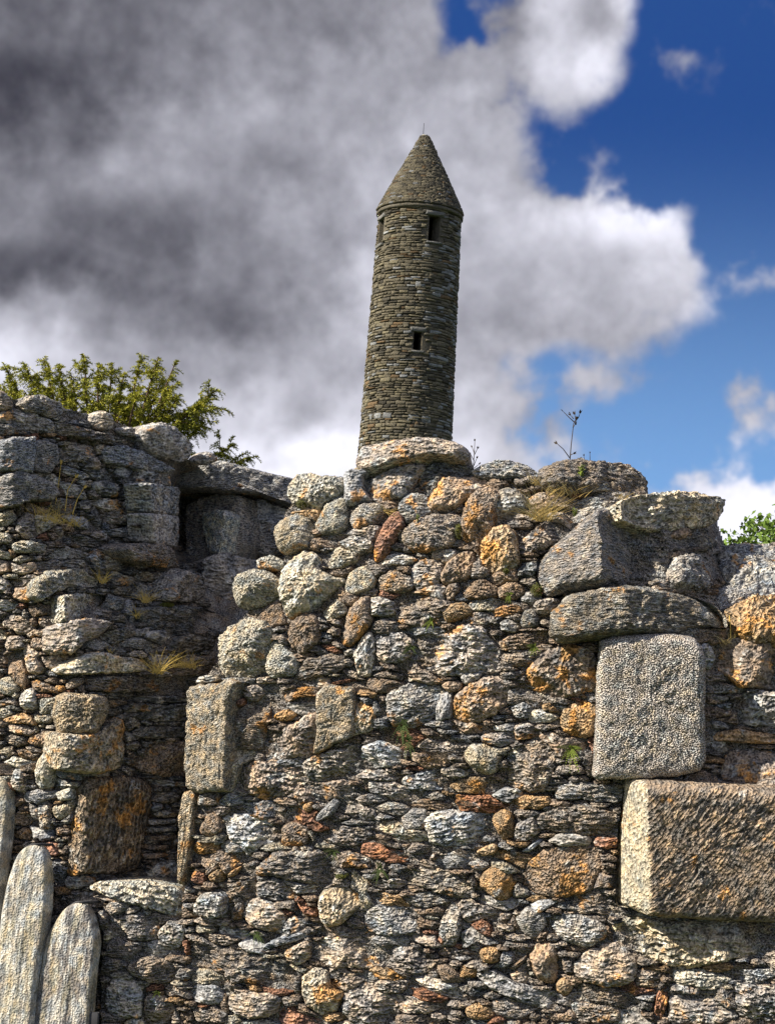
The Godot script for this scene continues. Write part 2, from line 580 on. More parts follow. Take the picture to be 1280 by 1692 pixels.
# small stones that fill the face between the listed ones, found by trial against what is taken
func fill_face(which: String, edge: PackedVector2Array, taken: Array, sizes: Array, parent: Node3D, wanted: int, lean: float, tries: int) -> void:
	var lo := edge[0]
	var hi := edge[0]
	for q in edge:
		lo = lo.min(q)
		hi = hi.max(q)
	var cell := 3.0
	var nx := int((hi.x - lo.x) / cell) + 1
	var ny := int((hi.y - lo.y) / cell) + 1
	var busy := PackedByteArray()
	busy.resize(nx * ny)
	for j in ny:
		for i in nx:
			if not Geometry2D.is_point_in_polygon(lo + Vector2(i + 0.5, j + 0.5) * cell, edge):
				busy[j * nx + i] = 1
	for p in taken:
		var a: Vector2 = p[0]
		var b: Vector2 = p[0]
		for q in p:
			a = a.min(q)
			b = b.max(q)
		for j in range(maxi(0, int((a.y - lo.y) / cell)), mini(ny, int((b.y - lo.y) / cell) + 1)):
			for i in range(maxi(0, int((a.x - lo.x) / cell)), mini(nx, int((b.x - lo.x) / cell) + 1)):
				if Geometry2D.is_point_in_polygon(lo + Vector2(i + 0.5, j + 0.5) * cell, p):
					busy[j * nx + i] = 1
	var chips := SurfaceTool.new()
	chips.begin(Mesh.PRIMITIVE_TRIANGLES)
	# seeds of many sizes, thrown from the largest down
	var occ := busy.duplicate()
	var seeds: Array[PackedFloat32Array] = []
	for s in sizes:
		for t in int(tries * s[2]):
			var c := Vector2(rng.randf_range(lo.x, hi.x), rng.randf_range(lo.y, hi.y))
			var ci := int((c.x - lo.x) / cell)
			var cj := int((c.y - lo.y) / cell)
			if occ[cj * nx + ci]:
				continue
			var a: float = s[0] * rng.randf_range(0.7, 1.25)
			var b: float = s[1] * rng.randf_range(0.7, 1.3)
			var th := lean + rng.randf_range(-0.2, 0.2)
			if rng.randf() < 0.07:
				th += 1.2
			var x := Vector2(cos(th), sin(th))
			var y := Vector2(-x.y, x.x)
			var hits := 0
			var cells: PackedInt32Array = []
			var r := int(a / cell) + 1
			for j in range(maxi(0, cj - r), mini(ny, cj + r + 1)):
				for i in range(maxi(0, ci - r), mini(nx, ci + r + 1)):
					var d := lo + Vector2(i + 0.5, j + 0.5) * cell - c
					if pow(d.dot(x) / a, 2.0) + pow(d.dot(y) / b, 2.0) < 1.0:
						cells.append(j * nx + i)
						hits += occ[j * nx + i]
			if hits > cells.size() * 0.22 or cells.is_empty():
				continue
			for k in cells:
				occ[k] = 1
			seeds.append(PackedFloat32Array([c.x, c.y, a, b, th]))
	# every free spot goes to the seed that is nearest in its own measure, so that the stones meet
	var owner := PackedInt32Array()
	var best := PackedFloat32Array()
	owner.resize(nx * ny)
	best.resize(nx * ny)
	owner.fill(-1)
	best.fill(3.4)
	for k in seeds.size():
		var sd := seeds[k]
		var x := Vector2(cos(sd[4]), sin(sd[4]))
		var y := Vector2(-x.y, x.x)
		var c := Vector2(sd[0], sd[1])
		var ci := int((c.x - lo.x) / cell)
		var cj := int((c.y - lo.y) / cell)
		var r := int(sd[2] * 1.85 / cell) + 1
		for j in range(maxi(0, cj - r), mini(ny, cj + r + 1)):
			for i in range(maxi(0, ci - r), mini(nx, ci + r + 1)):
				var at := j * nx + i
				if busy[at]:
					continue
				var d := lo + Vector2(i + 0.5, j + 0.5) * cell - c
				var m := pow(d.dot(x) / sd[2], 2.0) + pow(d.dot(y) / sd[3], 2.0)
				if m < best[at]:
					best[at] = m
					owner[at] = k
	var found := []
	for k in seeds.size():
		var sd := seeds[k]
		var c := Vector2(sd[0], sd[1])
		var pts := PackedVector2Array()
		var area := 0.0
		var m := 16
		for q in m:
			var dir := Vector2(cos(TAU * q / m), sin(TAU * q / m))
			var r := 0.0
			while r < sd[2] * 2.0:
				var g := c + dir * (r + 1.0) - lo
				var i := int(g.x / cell)
				var j := int(g.y / cell)
				if i < 0 or j < 0 or i >= nx or j >= ny or owner[j * nx + i] != k:
					break
				r += 1.0
			pts.append(c + dir * maxf(r - 0.4, 1.2) * rng.randf_range(0.94, 1.04))
			area += r * r
		if area > m * 5.0:
			found.append([area * (1.0 if c.x > -20.0 and c.x < 1300.0 and c.y < 1710.0 else 0.02), pts])
	found.sort_custom(func(p, q): return p[0] > q[0])
	var n_chips := 0
	for k in found.size():
		var pts: PackedVector2Array = found[k][1]
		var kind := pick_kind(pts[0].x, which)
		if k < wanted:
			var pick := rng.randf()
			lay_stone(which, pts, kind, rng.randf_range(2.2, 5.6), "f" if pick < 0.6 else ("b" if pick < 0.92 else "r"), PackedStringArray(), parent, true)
		else:
			chip(chips, which, pts, kind)
			n_chips += 1
	chips.index()
	chips.generate_normals()
	var o := put("small_stone", chips.commit(), mats.schist, parent)
	o.set_meta("kind", "stuff")
	o.position = -parent.position
	print(which, ": stones laid between ", mini(wanted, found.size()), ", small ones ", n_chips)


func pick_kind(x: float, which: String) -> String:
	var pick := rng.randf()
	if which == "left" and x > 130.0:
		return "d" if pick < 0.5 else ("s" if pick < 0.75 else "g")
	if pick < 0.3:
		return "b"
	if pick < 0.38:
		return "w"
	if pick < 0.46:
		return "s"
	if pick < 0.50:
		return "o"
	if pick < 0.55:
		return "r"
	if pick < (0.7 if x < 520.0 else 0.58):
		return "y"
	return "g"


# a splinter of stone wedged between the larger ones
func chip(st: SurfaceTool, which: String, pts: PackedVector2Array, kind: String) -> void:
	var c := Vector2.ZERO
	for q in pts:
		c += q
	c /= pts.size()
	var fr := frame(which, c.x, c.y, 14.0)
	var plane := Plane(fr.basis.z, fr.origin)
	var n := pts.size()
	var tone: Color = KIND[kind][0] * rng.randf_range(0.75, 1.2) / 0.58
	tone.a = 1.0
	var top := rng.randf_range(0.008, 0.032)
	var tilt := Vector3(rng.randf_range(-0.2, 0.2), rng.randf_range(-0.3, 0.15), 0.0)
	var side := PackedVector3Array()
	var front := PackedVector3Array()
	for q in pts:
		var hit = plane.intersects_ray(EYE, ray(q.x, q.y))
		var w: Vector3 = (hit as Vector3) - fr.origin
		side.append(w)
		var f := w * 0.84
		front.append(f + fr.basis.z * (top * rng.randf_range(0.75, 1.2) + (fr.basis.x.dot(f) * tilt.x + fr.basis.y.dot(f) * tilt.y)))
	var emit := func(p: Vector3) -> void:
		st.set_color(tone)
		st.add_vertex(fr.origin + p)
	for k in n:
		var j := (k + 1) % n
		var back := fr.basis.z * -0.05
		st.set_smooth_group(0)
		for p in [fr.basis.z * top, front[k], front[j], front[k], side[k], side[j], front[k], side[j], front[j]]:
			emit.call(p)
		st.set_smooth_group(-1)
		for p in [side[k], side[k] + back, side[j] + back, side[k], side[j] + back, side[j]]:
			emit.call(p)


func lay_all(rows: Array, which: String, parent: Node3D) -> Array:
	var taken := []
	for row in rows:
		var half: PackedStringArray = row.split("|")
		var head := half[0].strip_edges().split(" ", false)
		var pts := PackedVector2Array()
		for q in half[1].strip_edges().split(" "):
			var xy := q.split(",")
			pts.append(Vector2(xy[0].to_float(), xy[1].to_float()))
		taken.append(pts)
		lay_stone(which, pts, head[0], head[1].to_float(), head[2], head.slice(3), parent)
	return taken


# kind, how far it stands out in cm, round / blocky / flat-bedded, what else | its outline as surveyed on the face
const MAIN_STONES := [
	"g 22 b | 592,730 615,728 665,726 715,727 755,730 768,740 772,752 762,762 715,758 665,768 620,776 595,772 582,758",
	"y 4 f | 584,771 600,773 612,780 600,786 584,784",
	"y 9 r | 488,784 505,782 528,786 560,786 568,795 566,810 545,822 522,838 500,842 496,834 480,828 474,810 478,796",
	"s 7 b a574:1.2:.3| 568,781 580,780 612,781 600,792 602,810 612,825 580,835 570,830 569,805 565,790",
	"g 9 r | 605,798 625,782 658,772 685,764 702,770 692,782 678,802 672,814 640,826 620,822 606,812",
	"d 7 f | 690,780 712,768 740,761 762,766 782,775 760,786 732,792 718,810 705,818 672,812",
	"b 9 r e| 708,830 718,808 730,791 762,786 792,788 810,794 788,808 775,820 748,840 730,840 712,839",
	"w 7 f | 792,770 820,762 845,760 865,765 888,778 890,782 870,790 845,788 812,790 788,786 780,779",
	"y 11 r | 455,870 470,855 490,848 508,858 516,870 515,885 505,900 485,908 468,912 455,895 451,880",
	"y 7 r | 535,835 550,822 568,818 571,835 572,865 555,878 535,880 520,870 528,852",
	"w 8 r | 580,842 600,832 620,830 632,835 630,850 615,865 595,872 580,870 575,858",
	"d 7 b | 665,820 678,814 702,818 710,835 715,842 690,855 672,862 662,850 658,838",
	"r 9 r | 640,855 655,844 665,855 665,870 655,885 648,900 630,922 616,922 615,905 622,888",
	"g 10 r e| 662,880 680,865 710,850 740,848 760,850 758,870 748,890 740,902 705,910 685,910 665,898 660,888",
	"w 6 f | 558,895 580,885 602,888 615,898 610,908 590,915 570,905",
	"y 6 f | 522,920 560,905 590,915 588,925 565,938 542,938",
	"y 12 r | 460,955 472,930 495,910 515,908 525,922 522,938 540,950 570,955 550,970 528,992 505,1008 490,1018 472,1018 460,995",
	"y 6 b | 570,962 580,945 600,935 615,948 620,955 612,972 590,980 570,978",
	"g 6 r | 620,972 625,955 648,940 665,948 680,955 682,970 655,980",
	"g 5 f | 680,935 705,922 728,928 730,945 725,960 690,975 680,960",
	"g 6 f | 652,990 690,980 735,995 758,1005 740,1030 695,1035 660,1030 652,1010",
	"b 8 r e| 567,1030 575,1007 595,988 610,985 612,1017 607,1037 590,1055 575,1067 562,1062",
	"w 8 b | 610,988 625,985 648,995 652,1015 630,1019 610,1015",
	"g 5 f | 615,1032 630,1022 658,1028 652,1040 625,1048 612,1042",
	"b 8 r | 478,1030 500,1012 520,1015 528,1035 525,1060 500,1080 480,1070 475,1050",
	"y 6 b | 532,1012 555,988 570,1000 572,1012 552,1022 540,1025",
	"b 12 r e| 760,880 762,850 775,822 792,808 815,805 830,815 820,830 815,852 812,870 802,888 785,892 770,899 761,890",
	"d 6 r | 820,815 835,806 862,815 872,835 855,848 842,860 820,870 815,850",
	"o 12 r | 792,900 802,888 815,872 835,869 850,880 852,900 858,920 850,935 830,945 805,942 794,925",
	"g 7 f | 852,900 875,880 905,858 928,862 932,882 905,900 880,912 860,915",
	"d 6 b | 855,942 865,930 890,928 888,940 880,952 855,952",
	"g 18 b a991:.7:1.0 Y-8| 892,926 910,904 939,883 975,858 1007,845 1036,856 1082,865 1107,883 1104,919 1097,958 1036,969 975,978 942,976 903,980 890,947",
	"b 6 r | 728,948 745,925 765,910 782,912 780,932 775,952 750,962 730,962",
	"g 4 f | 680,940 705,925 728,925 725,948 695,965 680,965",
	"b 5 b | 734,980 740,965 755,962 758,972 748,990 738,992",
	"b 7 f | 760,972 775,960 800,958 820,970 818,985 790,990 768,988",
	"o 7 f | 730,1012 745,998 765,995 780,1012 760,1022 738,1030",
	"g 4 f e| 810,1012 830,1000 855,1000 862,1010 840,1018 815,1020",
	"d 8 r | 858,1028 865,1010 880,1005 890,1020 890,1035 865,1040",
	"g 8 r | 880,1000 888,990 912,988 925,992 915,1010 895,1018 885,1012",
	"d 15 b a1036:.05:.5 l| 910,1048 913,1016 939,987 978,980 1032,972 1093,976 1143,983 1179,998 1197,1016 1201,1034 1165,1034 1107,1048 1036,1050 992,1055 928,1061",
	"b 5 f | 820,972 840,960 860,965 865,980 850,990 825,988",
	"g 12 r | 892,782 899,768 931,759 964,757 992,762 1028,761 1050,768 1064,782 1075,807 1050,816 992,815 942,811 903,804",
	"w 7 f | 942,840 964,818 1007,811 1036,815 1043,825 1021,840 978,856 946,861 931,847",
	"y 15 f | 1050,822 1072,813 1129,815 1176,825 1186,836 1183,861 1143,872 1093,868 1054,850",
	"b 6 r | 1115,876 1133,872 1140,879 1129,890 1115,886",
	"d 6 b | 1143,876 1179,865 1192,872 1190,894 1165,908 1136,908 1111,897",
	"s 7 b | 1122,919 1165,912 1183,926 1190,947 1165,973 1122,962 1115,940",
	"d 7 r | 1190,944 1201,931 1217,937 1215,951 1197,958",
	"d 9 r | 1190,908 1215,894 1280,899 1316,904 1316,980 1251,980 1219,965 1197,947 1190,929",
	"s 6 f | 1179,976 1215,958 1248,976 1233,991 1194,1000",
	"o 12 r | 1197,1009 1226,991 1280,976 1323,976 1323,1053 1240,1055 1215,1044 1201,1023",
	"b 10 b e| 1182,1065 1205,1054 1280,1055 1315,1058 1315,1138 1260,1140 1220,1132 1200,1115 1180,1100",
	"s 6 f | 1172,1132 1210,1132 1232,1138 1225,1145 1178,1145",
	"s 8 b | 1218,1155 1235,1145 1280,1144 1315,1145 1315,1202 1248,1198 1220,1195",
	"o 8 f | 1172,1222 1190,1210 1225,1206 1280,1215 1315,1218 1315,1230 1235,1228",
	"b 9 r e| 1190,1258 1205,1240 1240,1235 1268,1240 1295,1248 1295,1288 1260,1292 1222,1290 1192,1280",
	"s 5 f | 1175,1149 1205,1150 1202,1158 1180,1158",
	"s 5 f | 1178,1162 1210,1162 1206,1171 1185,1170",
	"b 5 f | 1186,1178 1208,1174 1206,1183 1190,1185",
	"s 5 f | 1172,1192 1192,1191 1210,1198 1205,1205 1178,1204",
	"p 11 b q90 F| 992,1060 1035,1051 1110,1050 1145,1058 1158,1072 1163,1095 1163,1255 1155,1272 1110,1282 992,1286 981,1280 985,1215 988,1115",
	"n 16 b a1072:1.7:.05 q48 F Y-13| 1036,1291 1072,1289 1280,1302 1330,1307 1330,1519 1212,1515 1068,1505 1021,1499 1025,1388",
	"y 11 f | 1007,1532 1043,1517 1093,1521 1179,1524 1280,1519 1330,1521 1330,1580 1273,1571 1208,1585 1143,1600 1100,1596 1054,1575 1021,1567",
	"w 6 f e| 921,1296 964,1291 1021,1302 1032,1316 1014,1327 964,1321 921,1321",
	"o 6 f | 842,1327 863,1316 903,1316 910,1327 892,1337 849,1337",
	"g 6 f | 885,1355 913,1334 964,1330 1014,1341 1016,1384 975,1381 921,1373 892,1370",
	"g 6 b | 852,1363 881,1348 890,1377 863,1391 849,1388",
	"b 8 b e| 867,1431 903,1402 939,1399 985,1402 992,1431 975,1474 928,1483 885,1478 860,1463",
	"s 6 f | 872,1496 892,1487 924,1488 892,1508 874,1508",
	"w 8 r | 906,1517 939,1510 992,1524 1003,1546 971,1566 942,1560 917,1546",
	"b 9 r | 872,1578 892,1557 917,1564 919,1603 913,1629 885,1614",
	"g 9 r | 949,1593 978,1567 1021,1560 1050,1589 1043,1621 1014,1632 978,1625 953,1614",
	"r 6 b q80| 1079,1675 1086,1639 1100,1632 1102,1661 1089,1688",
	"o 6 r | 917,1625 931,1614 948,1629 935,1647 919,1639",
	"g 5 f | 957,1625 1036,1639 1064,1661 1036,1668 971,1654",
	"g 5 f | 942,1657 1021,1664 1021,1690 957,1690",
	"g 5 f | 1107,1639 1165,1647 1215,1675 1179,1693 1107,1690",
	"g 5 f | 1050,1603 1093,1603 1086,1632 1050,1629",
	"g 6 f | 1212,1625 1280,1632 1330,1639 1330,1690 1222,1682",
	"y 5 f | 1107,1596 1165,1603 1208,1618 1179,1636 1115,1625",
	"b 9 r e| 868,1116 895,1080 936,1066 972,1075 985,1098 985,1134 945,1150 881,1152",
	"o 7 r | 927,1175 954,1159 985,1166 981,1216 958,1220 927,1207",
	"g 8 f e| 690,1050 735,1048 760,1032 795,1035 805,1055 825,1075 820,1092 832,1105 800,1115 740,1118 698,1108 688,1095",
	"w 7 b q70| 584,1082 598,1052 610,1045 618,1060 618,1085 612,1115 592,1118",
	"g 7 r | 622,1048 655,1045 682,1060 678,1082 658,1095 625,1095 620,1070",
	"g 5 f | 615,1030 632,1024 658,1028 655,1042 638,1048 615,1042",
	"w 8 r | 640,1150 655,1138 685,1128 720,1135 735,1145 725,1170 710,1190 685,1200 658,1200 645,1195",
	"s 6 f q80| 720,1170 730,1148 744,1145 745,1185 732,1190 718,1190",
	"b 8 r e| 745,1165 760,1142 788,1125 820,1120 838,1135 835,1160 815,1180 790,1195 765,1192 748,1182",
	"b 6 f | 728,1132 740,1125 762,1128 760,1140 740,1146",
	"g 6 f | 825,1112 850,1108 870,1110 850,1122 828,1122",
	"s 6 f | 758,1118 770,1110 795,1112 792,1122 768,1132",
	"y 10 r | 765,1250 775,1232 805,1232 825,1250 820,1275 800,1282 775,1268",
	"g 9 b | 838,1242 870,1230 900,1225 915,1250 910,1280 895,1308 840,1300",
	"w 7 b | 600,1235 625,1225 658,1240 662,1262 630,1268 602,1272 595,1250",
	"g 6 f | 795,1215 848,1208 850,1228 825,1235 795,1225",
	"s 5 f | 812,1200 848,1194 850,1208 818,1208",
	"w 5 f | 842,1170 865,1160 878,1172 870,1188 850,1185",
	"g 5 f | 850,1200 870,1195 900,1210 870,1222 852,1222",
	"w 6 b | 825,1028 840,1022 860,1032 850,1045 828,1042",
	"b 5 f | 825,1060 850,1048 900,1042 910,1058 875,1070 830,1075",
	"g 6 f | 830,1082 862,1078 900,1075 882,1095 870,1102 830,1100",
	"y 12 r q80| 359,1055 375,1038 395,1026 420,1026 440,1032 448,1052 440,1070 436,1092 430,1110 405,1118 390,1118 365,1118 358,1095 361,1072",
	"y 8 r | 440,1075 450,1058 460,1058 475,1075 492,1092 488,1110 475,1118 450,1120 439,1110",
	"g 8 f | 488,1115 508,1088 540,1082 565,1080 568,1102 555,1112 515,1118 492,1125",
	"t 12 b q86 F| 315,1138 328,1132 362,1131 375,1124 392,1128 382,1160 380,1185 378,1260 375,1305 325,1308 312,1300 308,1260 312,1210",
	"y 7 b | 382,1250 392,1240 425,1242 420,1255 398,1258 395,1280 385,1305 375,1292",
	"g 7 b | 388,1190 400,1170 425,1158 442,1158 442,1190 435,1210 430,1235 410,1240 385,1232 380,1210",
	"g 5 f | 395,1135 420,1132 438,1142 425,1158 408,1158",
	"r 5 r | 388,1160 402,1152 404,1165 388,1170",
	"b 6 f e| 468,1152 480,1138 520,1135 525,1150 495,1152 472,1162",
	"o 6 r | 450,1182 470,1172 490,1178 480,1192 458,1192",
	"b 7 r | 438,1242 448,1218 480,1198 510,1180 525,1182 525,1210 528,1230 510,1250 480,1252 440,1255",
	"t 9 b e F| 525,1150 538,1136 580,1140 585,1165 582,1195 582,1215 550,1228 528,1242 520,1242 526,1210",
	"t 6 b e| 585,1165 598,1158 618,1172 620,1190 612,1208 582,1215",
	"w 6 f | 502,1260 525,1248 575,1235 600,1232 608,1260 600,1280 550,1290 512,1292",
	"b 7 f | 400,1275 420,1258 450,1260 475,1268 500,1270 505,1290 480,1310 440,1322 410,1310 398,1290",
	"s 5 f | 565,1075 588,1070 590,1078 570,1085",
	"r 5 f | 545,1128 570,1122 592,1125 550,1132",
	"g 5 f | 422,1120 450,1118 460,1128 425,1130",
	"d 6 f | 320,1128 330,1118 360,1114 355,1125 332,1130",
	"t 9 b q84 F| 298,1350 305,1310 315,1306 325,1310 322,1345 318,1382 312,1425 302,1460 296,1460",
	"g 6 b | 328,1315 338,1309 360,1312 358,1330 328,1331",
	"w 6 b | 362,1322 378,1310 398,1315 402,1328 382,1332 362,1332",
	"b 6 r | 330,1368 345,1342 360,1350 365,1372 350,1382 328,1378",
	"w 5 f | 368,1350 405,1348 450,1358 460,1382 440,1395 408,1412 400,1400 380,1382",
	"o 5 f | 318,1400 330,1390 358,1392 358,1410 320,1412",
	"w 5 b | 362,1398 378,1388 398,1398 400,1410 375,1410",
	"r 6 r | 315,1455 320,1438 338,1438 340,1460 332,1462",
	"o 7 r | 342,1450 350,1440 368,1432 369,1458 352,1458",
	"o 6 f | 375,1445 388,1435 398,1432 388,1448 375,1450",
	"b 6 f e| 465,1368 480,1360 510,1365 508,1395 465,1398",
	"o 5 r | 500,1330 515,1324 518,1335 510,1344 501,1338",
	"s 7 f q45| 520,1350 550,1320 560,1325 550,1345 522,1360",
	"g 9 f | 420,1438 455,1405 490,1405 525,1408 560,1425 552,1445 548,1460 500,1460 450,1448 425,1448",
	"g 5 f | 425,1460 450,1450 475,1462 490,1485 460,1488 425,1480",
	"w 9 b a370:.05:1.2| 328,1492 335,1478 360,1472 375,1480 372,1512 350,1512 328,1505",
	"g 5 r | 382,1505 395,1488 402,1500 398,1520 385,1520",
	"g 7 r | 400,1512 415,1485 440,1490 472,1512 465,1532 440,1540 408,1525",
	"g 7 f | 320,1522 338,1512 362,1518 382,1522 375,1530 335,1530",
	"g 6 f | 322,1540 350,1542 382,1548 395,1552 375,1562 350,1558",
	"s 6 f | 392,1560 410,1550 440,1565 435,1578 408,1572",
	"s 6 f | 428,1565 475,1542 508,1540 505,1550 455,1565 435,1572",
	"w 5 f | 452,1542 485,1512 508,1530 475,1550",
	"r 6 f | 488,1495 500,1490 525,1500 522,1515 505,1512",
	"t 9 r q70| 525,1490 535,1470 558,1465 588,1475 595,1495 575,1515 558,1530 542,1530 530,1520",
	"w 8 b | 600,1512 625,1498 665,1498 688,1515 685,1540 635,1546 605,1538",
	"g 7 f | 315,1575 330,1560 355,1562 400,1572 460,1588 495,1608 480,1632 460,1635 420,1625 385,1625 350,1602 322,1600",
	"g 7 r | 468,1575 495,1558 512,1555 512,1582 495,1595 475,1588",
	"g 7 b | 514,1558 550,1548 618,1552 621,1575 620,1600 550,1598 515,1582",
	"t 9 b q60 e| 500,1615 520,1602 540,1608 542,1630 565,1642 552,1670 530,1678 508,1662 500,1642",
	"g 8 r | 375,1650 395,1640 440,1642 462,1650 455,1675 420,1685 382,1675",
	"s 6 f | 312,1642 328,1625 358,1630 370,1650 360,1660 325,1658",
	"g 5 f | 320,1670 350,1662 375,1678 370,1690 325,1688",
	"b 5 f | 385,1632 415,1635 412,1648 385,1642",
	"g 6 b | 565,1645 600,1628 635,1630 655,1662 650,1700 588,1700 570,1670",
	"g 5 r | 462,1645 490,1650 495,1662 470,1665",
	"s 6 b | 662,1352 678,1338 702,1338 705,1368 670,1370",
	"w 7 f q10| 702,1358 720,1342 760,1342 810,1345 815,1372 785,1392 755,1398 712,1395 708,1375",
	"o 7 b | 785,1408 815,1392 822,1398 818,1410 798,1415",
	"o 7 f | 812,1352 830,1338 845,1350 848,1382 830,1388 818,1370",
	"g 7 b | 850,1365 882,1352 888,1378 870,1390 850,1390",
	"s 5 f q35| 860,1408 888,1388 895,1390 875,1408",
	"s 6 f | 770,1428 790,1420 808,1432 795,1440",
	"o 9 r | 790,1460 800,1440 818,1432 838,1442 850,1462 840,1485 825,1488 805,1475",
	"g 6 f | 670,1405 685,1392 715,1400 705,1410 680,1412",
	"b 5 r | 708,1418 718,1408 722,1418 712,1422",
	"w 6 f | 662,1440 700,1435 750,1442 780,1462 775,1485 740,1480 700,1465 665,1460",
	"w 5 f | 660,1485 705,1472 740,1490 705,1500 675,1495",
	"w 9 b | 725,1538 735,1505 750,1492 760,1508 760,1540 750,1562 730,1562",
	"r 7 r | 722,1550 730,1540 736,1558 728,1562",
	"r 8 b | 775,1528 795,1520 810,1532 812,1548 795,1542 780,1532",
	"s 7 f q-25| 762,1542 780,1532 812,1550 822,1560 805,1562 785,1555 765,1568",
	"o 9 r | 790,1570 808,1562 825,1570 825,1588 815,1592 798,1590",
	"w 7 b | 825,1590 830,1570 848,1578 845,1590 832,1600 810,1600",
	"b 7 r | 720,1598 735,1592 760,1610 765,1625 732,1625",
	"o 6 f | 760,1595 790,1600 785,1615 760,1615",
	"s 5 f | 750,1582 770,1579 780,1585 760,1588",
	"g 6 f | 620,1565 650,1562 695,1570 720,1588 700,1610 670,1605 632,1598",
	"r 7 f | 660,1642 675,1635 705,1635 740,1650 725,1658 695,1652",
	"g 6 f | 615,1632 625,1620 675,1622 660,1642 638,1642",
	"s 8 b | 788,1612 815,1605 850,1625 920,1642 912,1668 888,1665 845,1650 810,1632",
	"o 7 r | 765,1668 785,1658 820,1668 810,1685 775,1685",
	"s 8 b | 852,1518 870,1500 898,1512 900,1530 882,1552 860,1540",
	"b 6 f q30| 840,1600 870,1578 865,1590 848,1604",
	"g 5 f | 820,1530 848,1530 848,1540 825,1540",
	"g 5 f | 825,1510 845,1510 842,1520 825,1520",
	"y 13 r | 380,970 392,950 410,942 432,940 445,950 458,960 458,978 440,992 415,1002 390,1000",
	"y 7 f | 425,925 448,916 468,928 460,940 438,942 425,938",
	"y 9 f | 144,1468 161,1458 235,1456 292,1468 302,1482 299,1515 275,1512 235,1498 175,1482",
	"g 7 b | 185,1525 215,1512 262,1518 259,1552 228,1555 185,1542",
	"w 8 b | 262,1542 279,1522 306,1529 302,1559 289,1569 265,1559",
	"g 6 f | 175,1566 188,1549 235,1566 215,1582 181,1582",
	"g 7 r | 208,1599 242,1579 289,1592 286,1623 255,1626 215,1609",
	"w 7 b | 175,1643 188,1616 218,1619 235,1639 232,1680 202,1683 178,1673",
	"g 6 r | 238,1676 242,1646 265,1643 289,1666 282,1693 242,1697",
	"g 6 r | 289,1616 296,1599 322,1602 309,1623",
	"w 6 f | 175,1498 188,1488 218,1495 202,1508 181,1512",
	"b 5 f | 151,1482 215,1478 222,1485 188,1492",
	"g 5 b | 161,1508 178,1512 181,1535 168,1539",
]
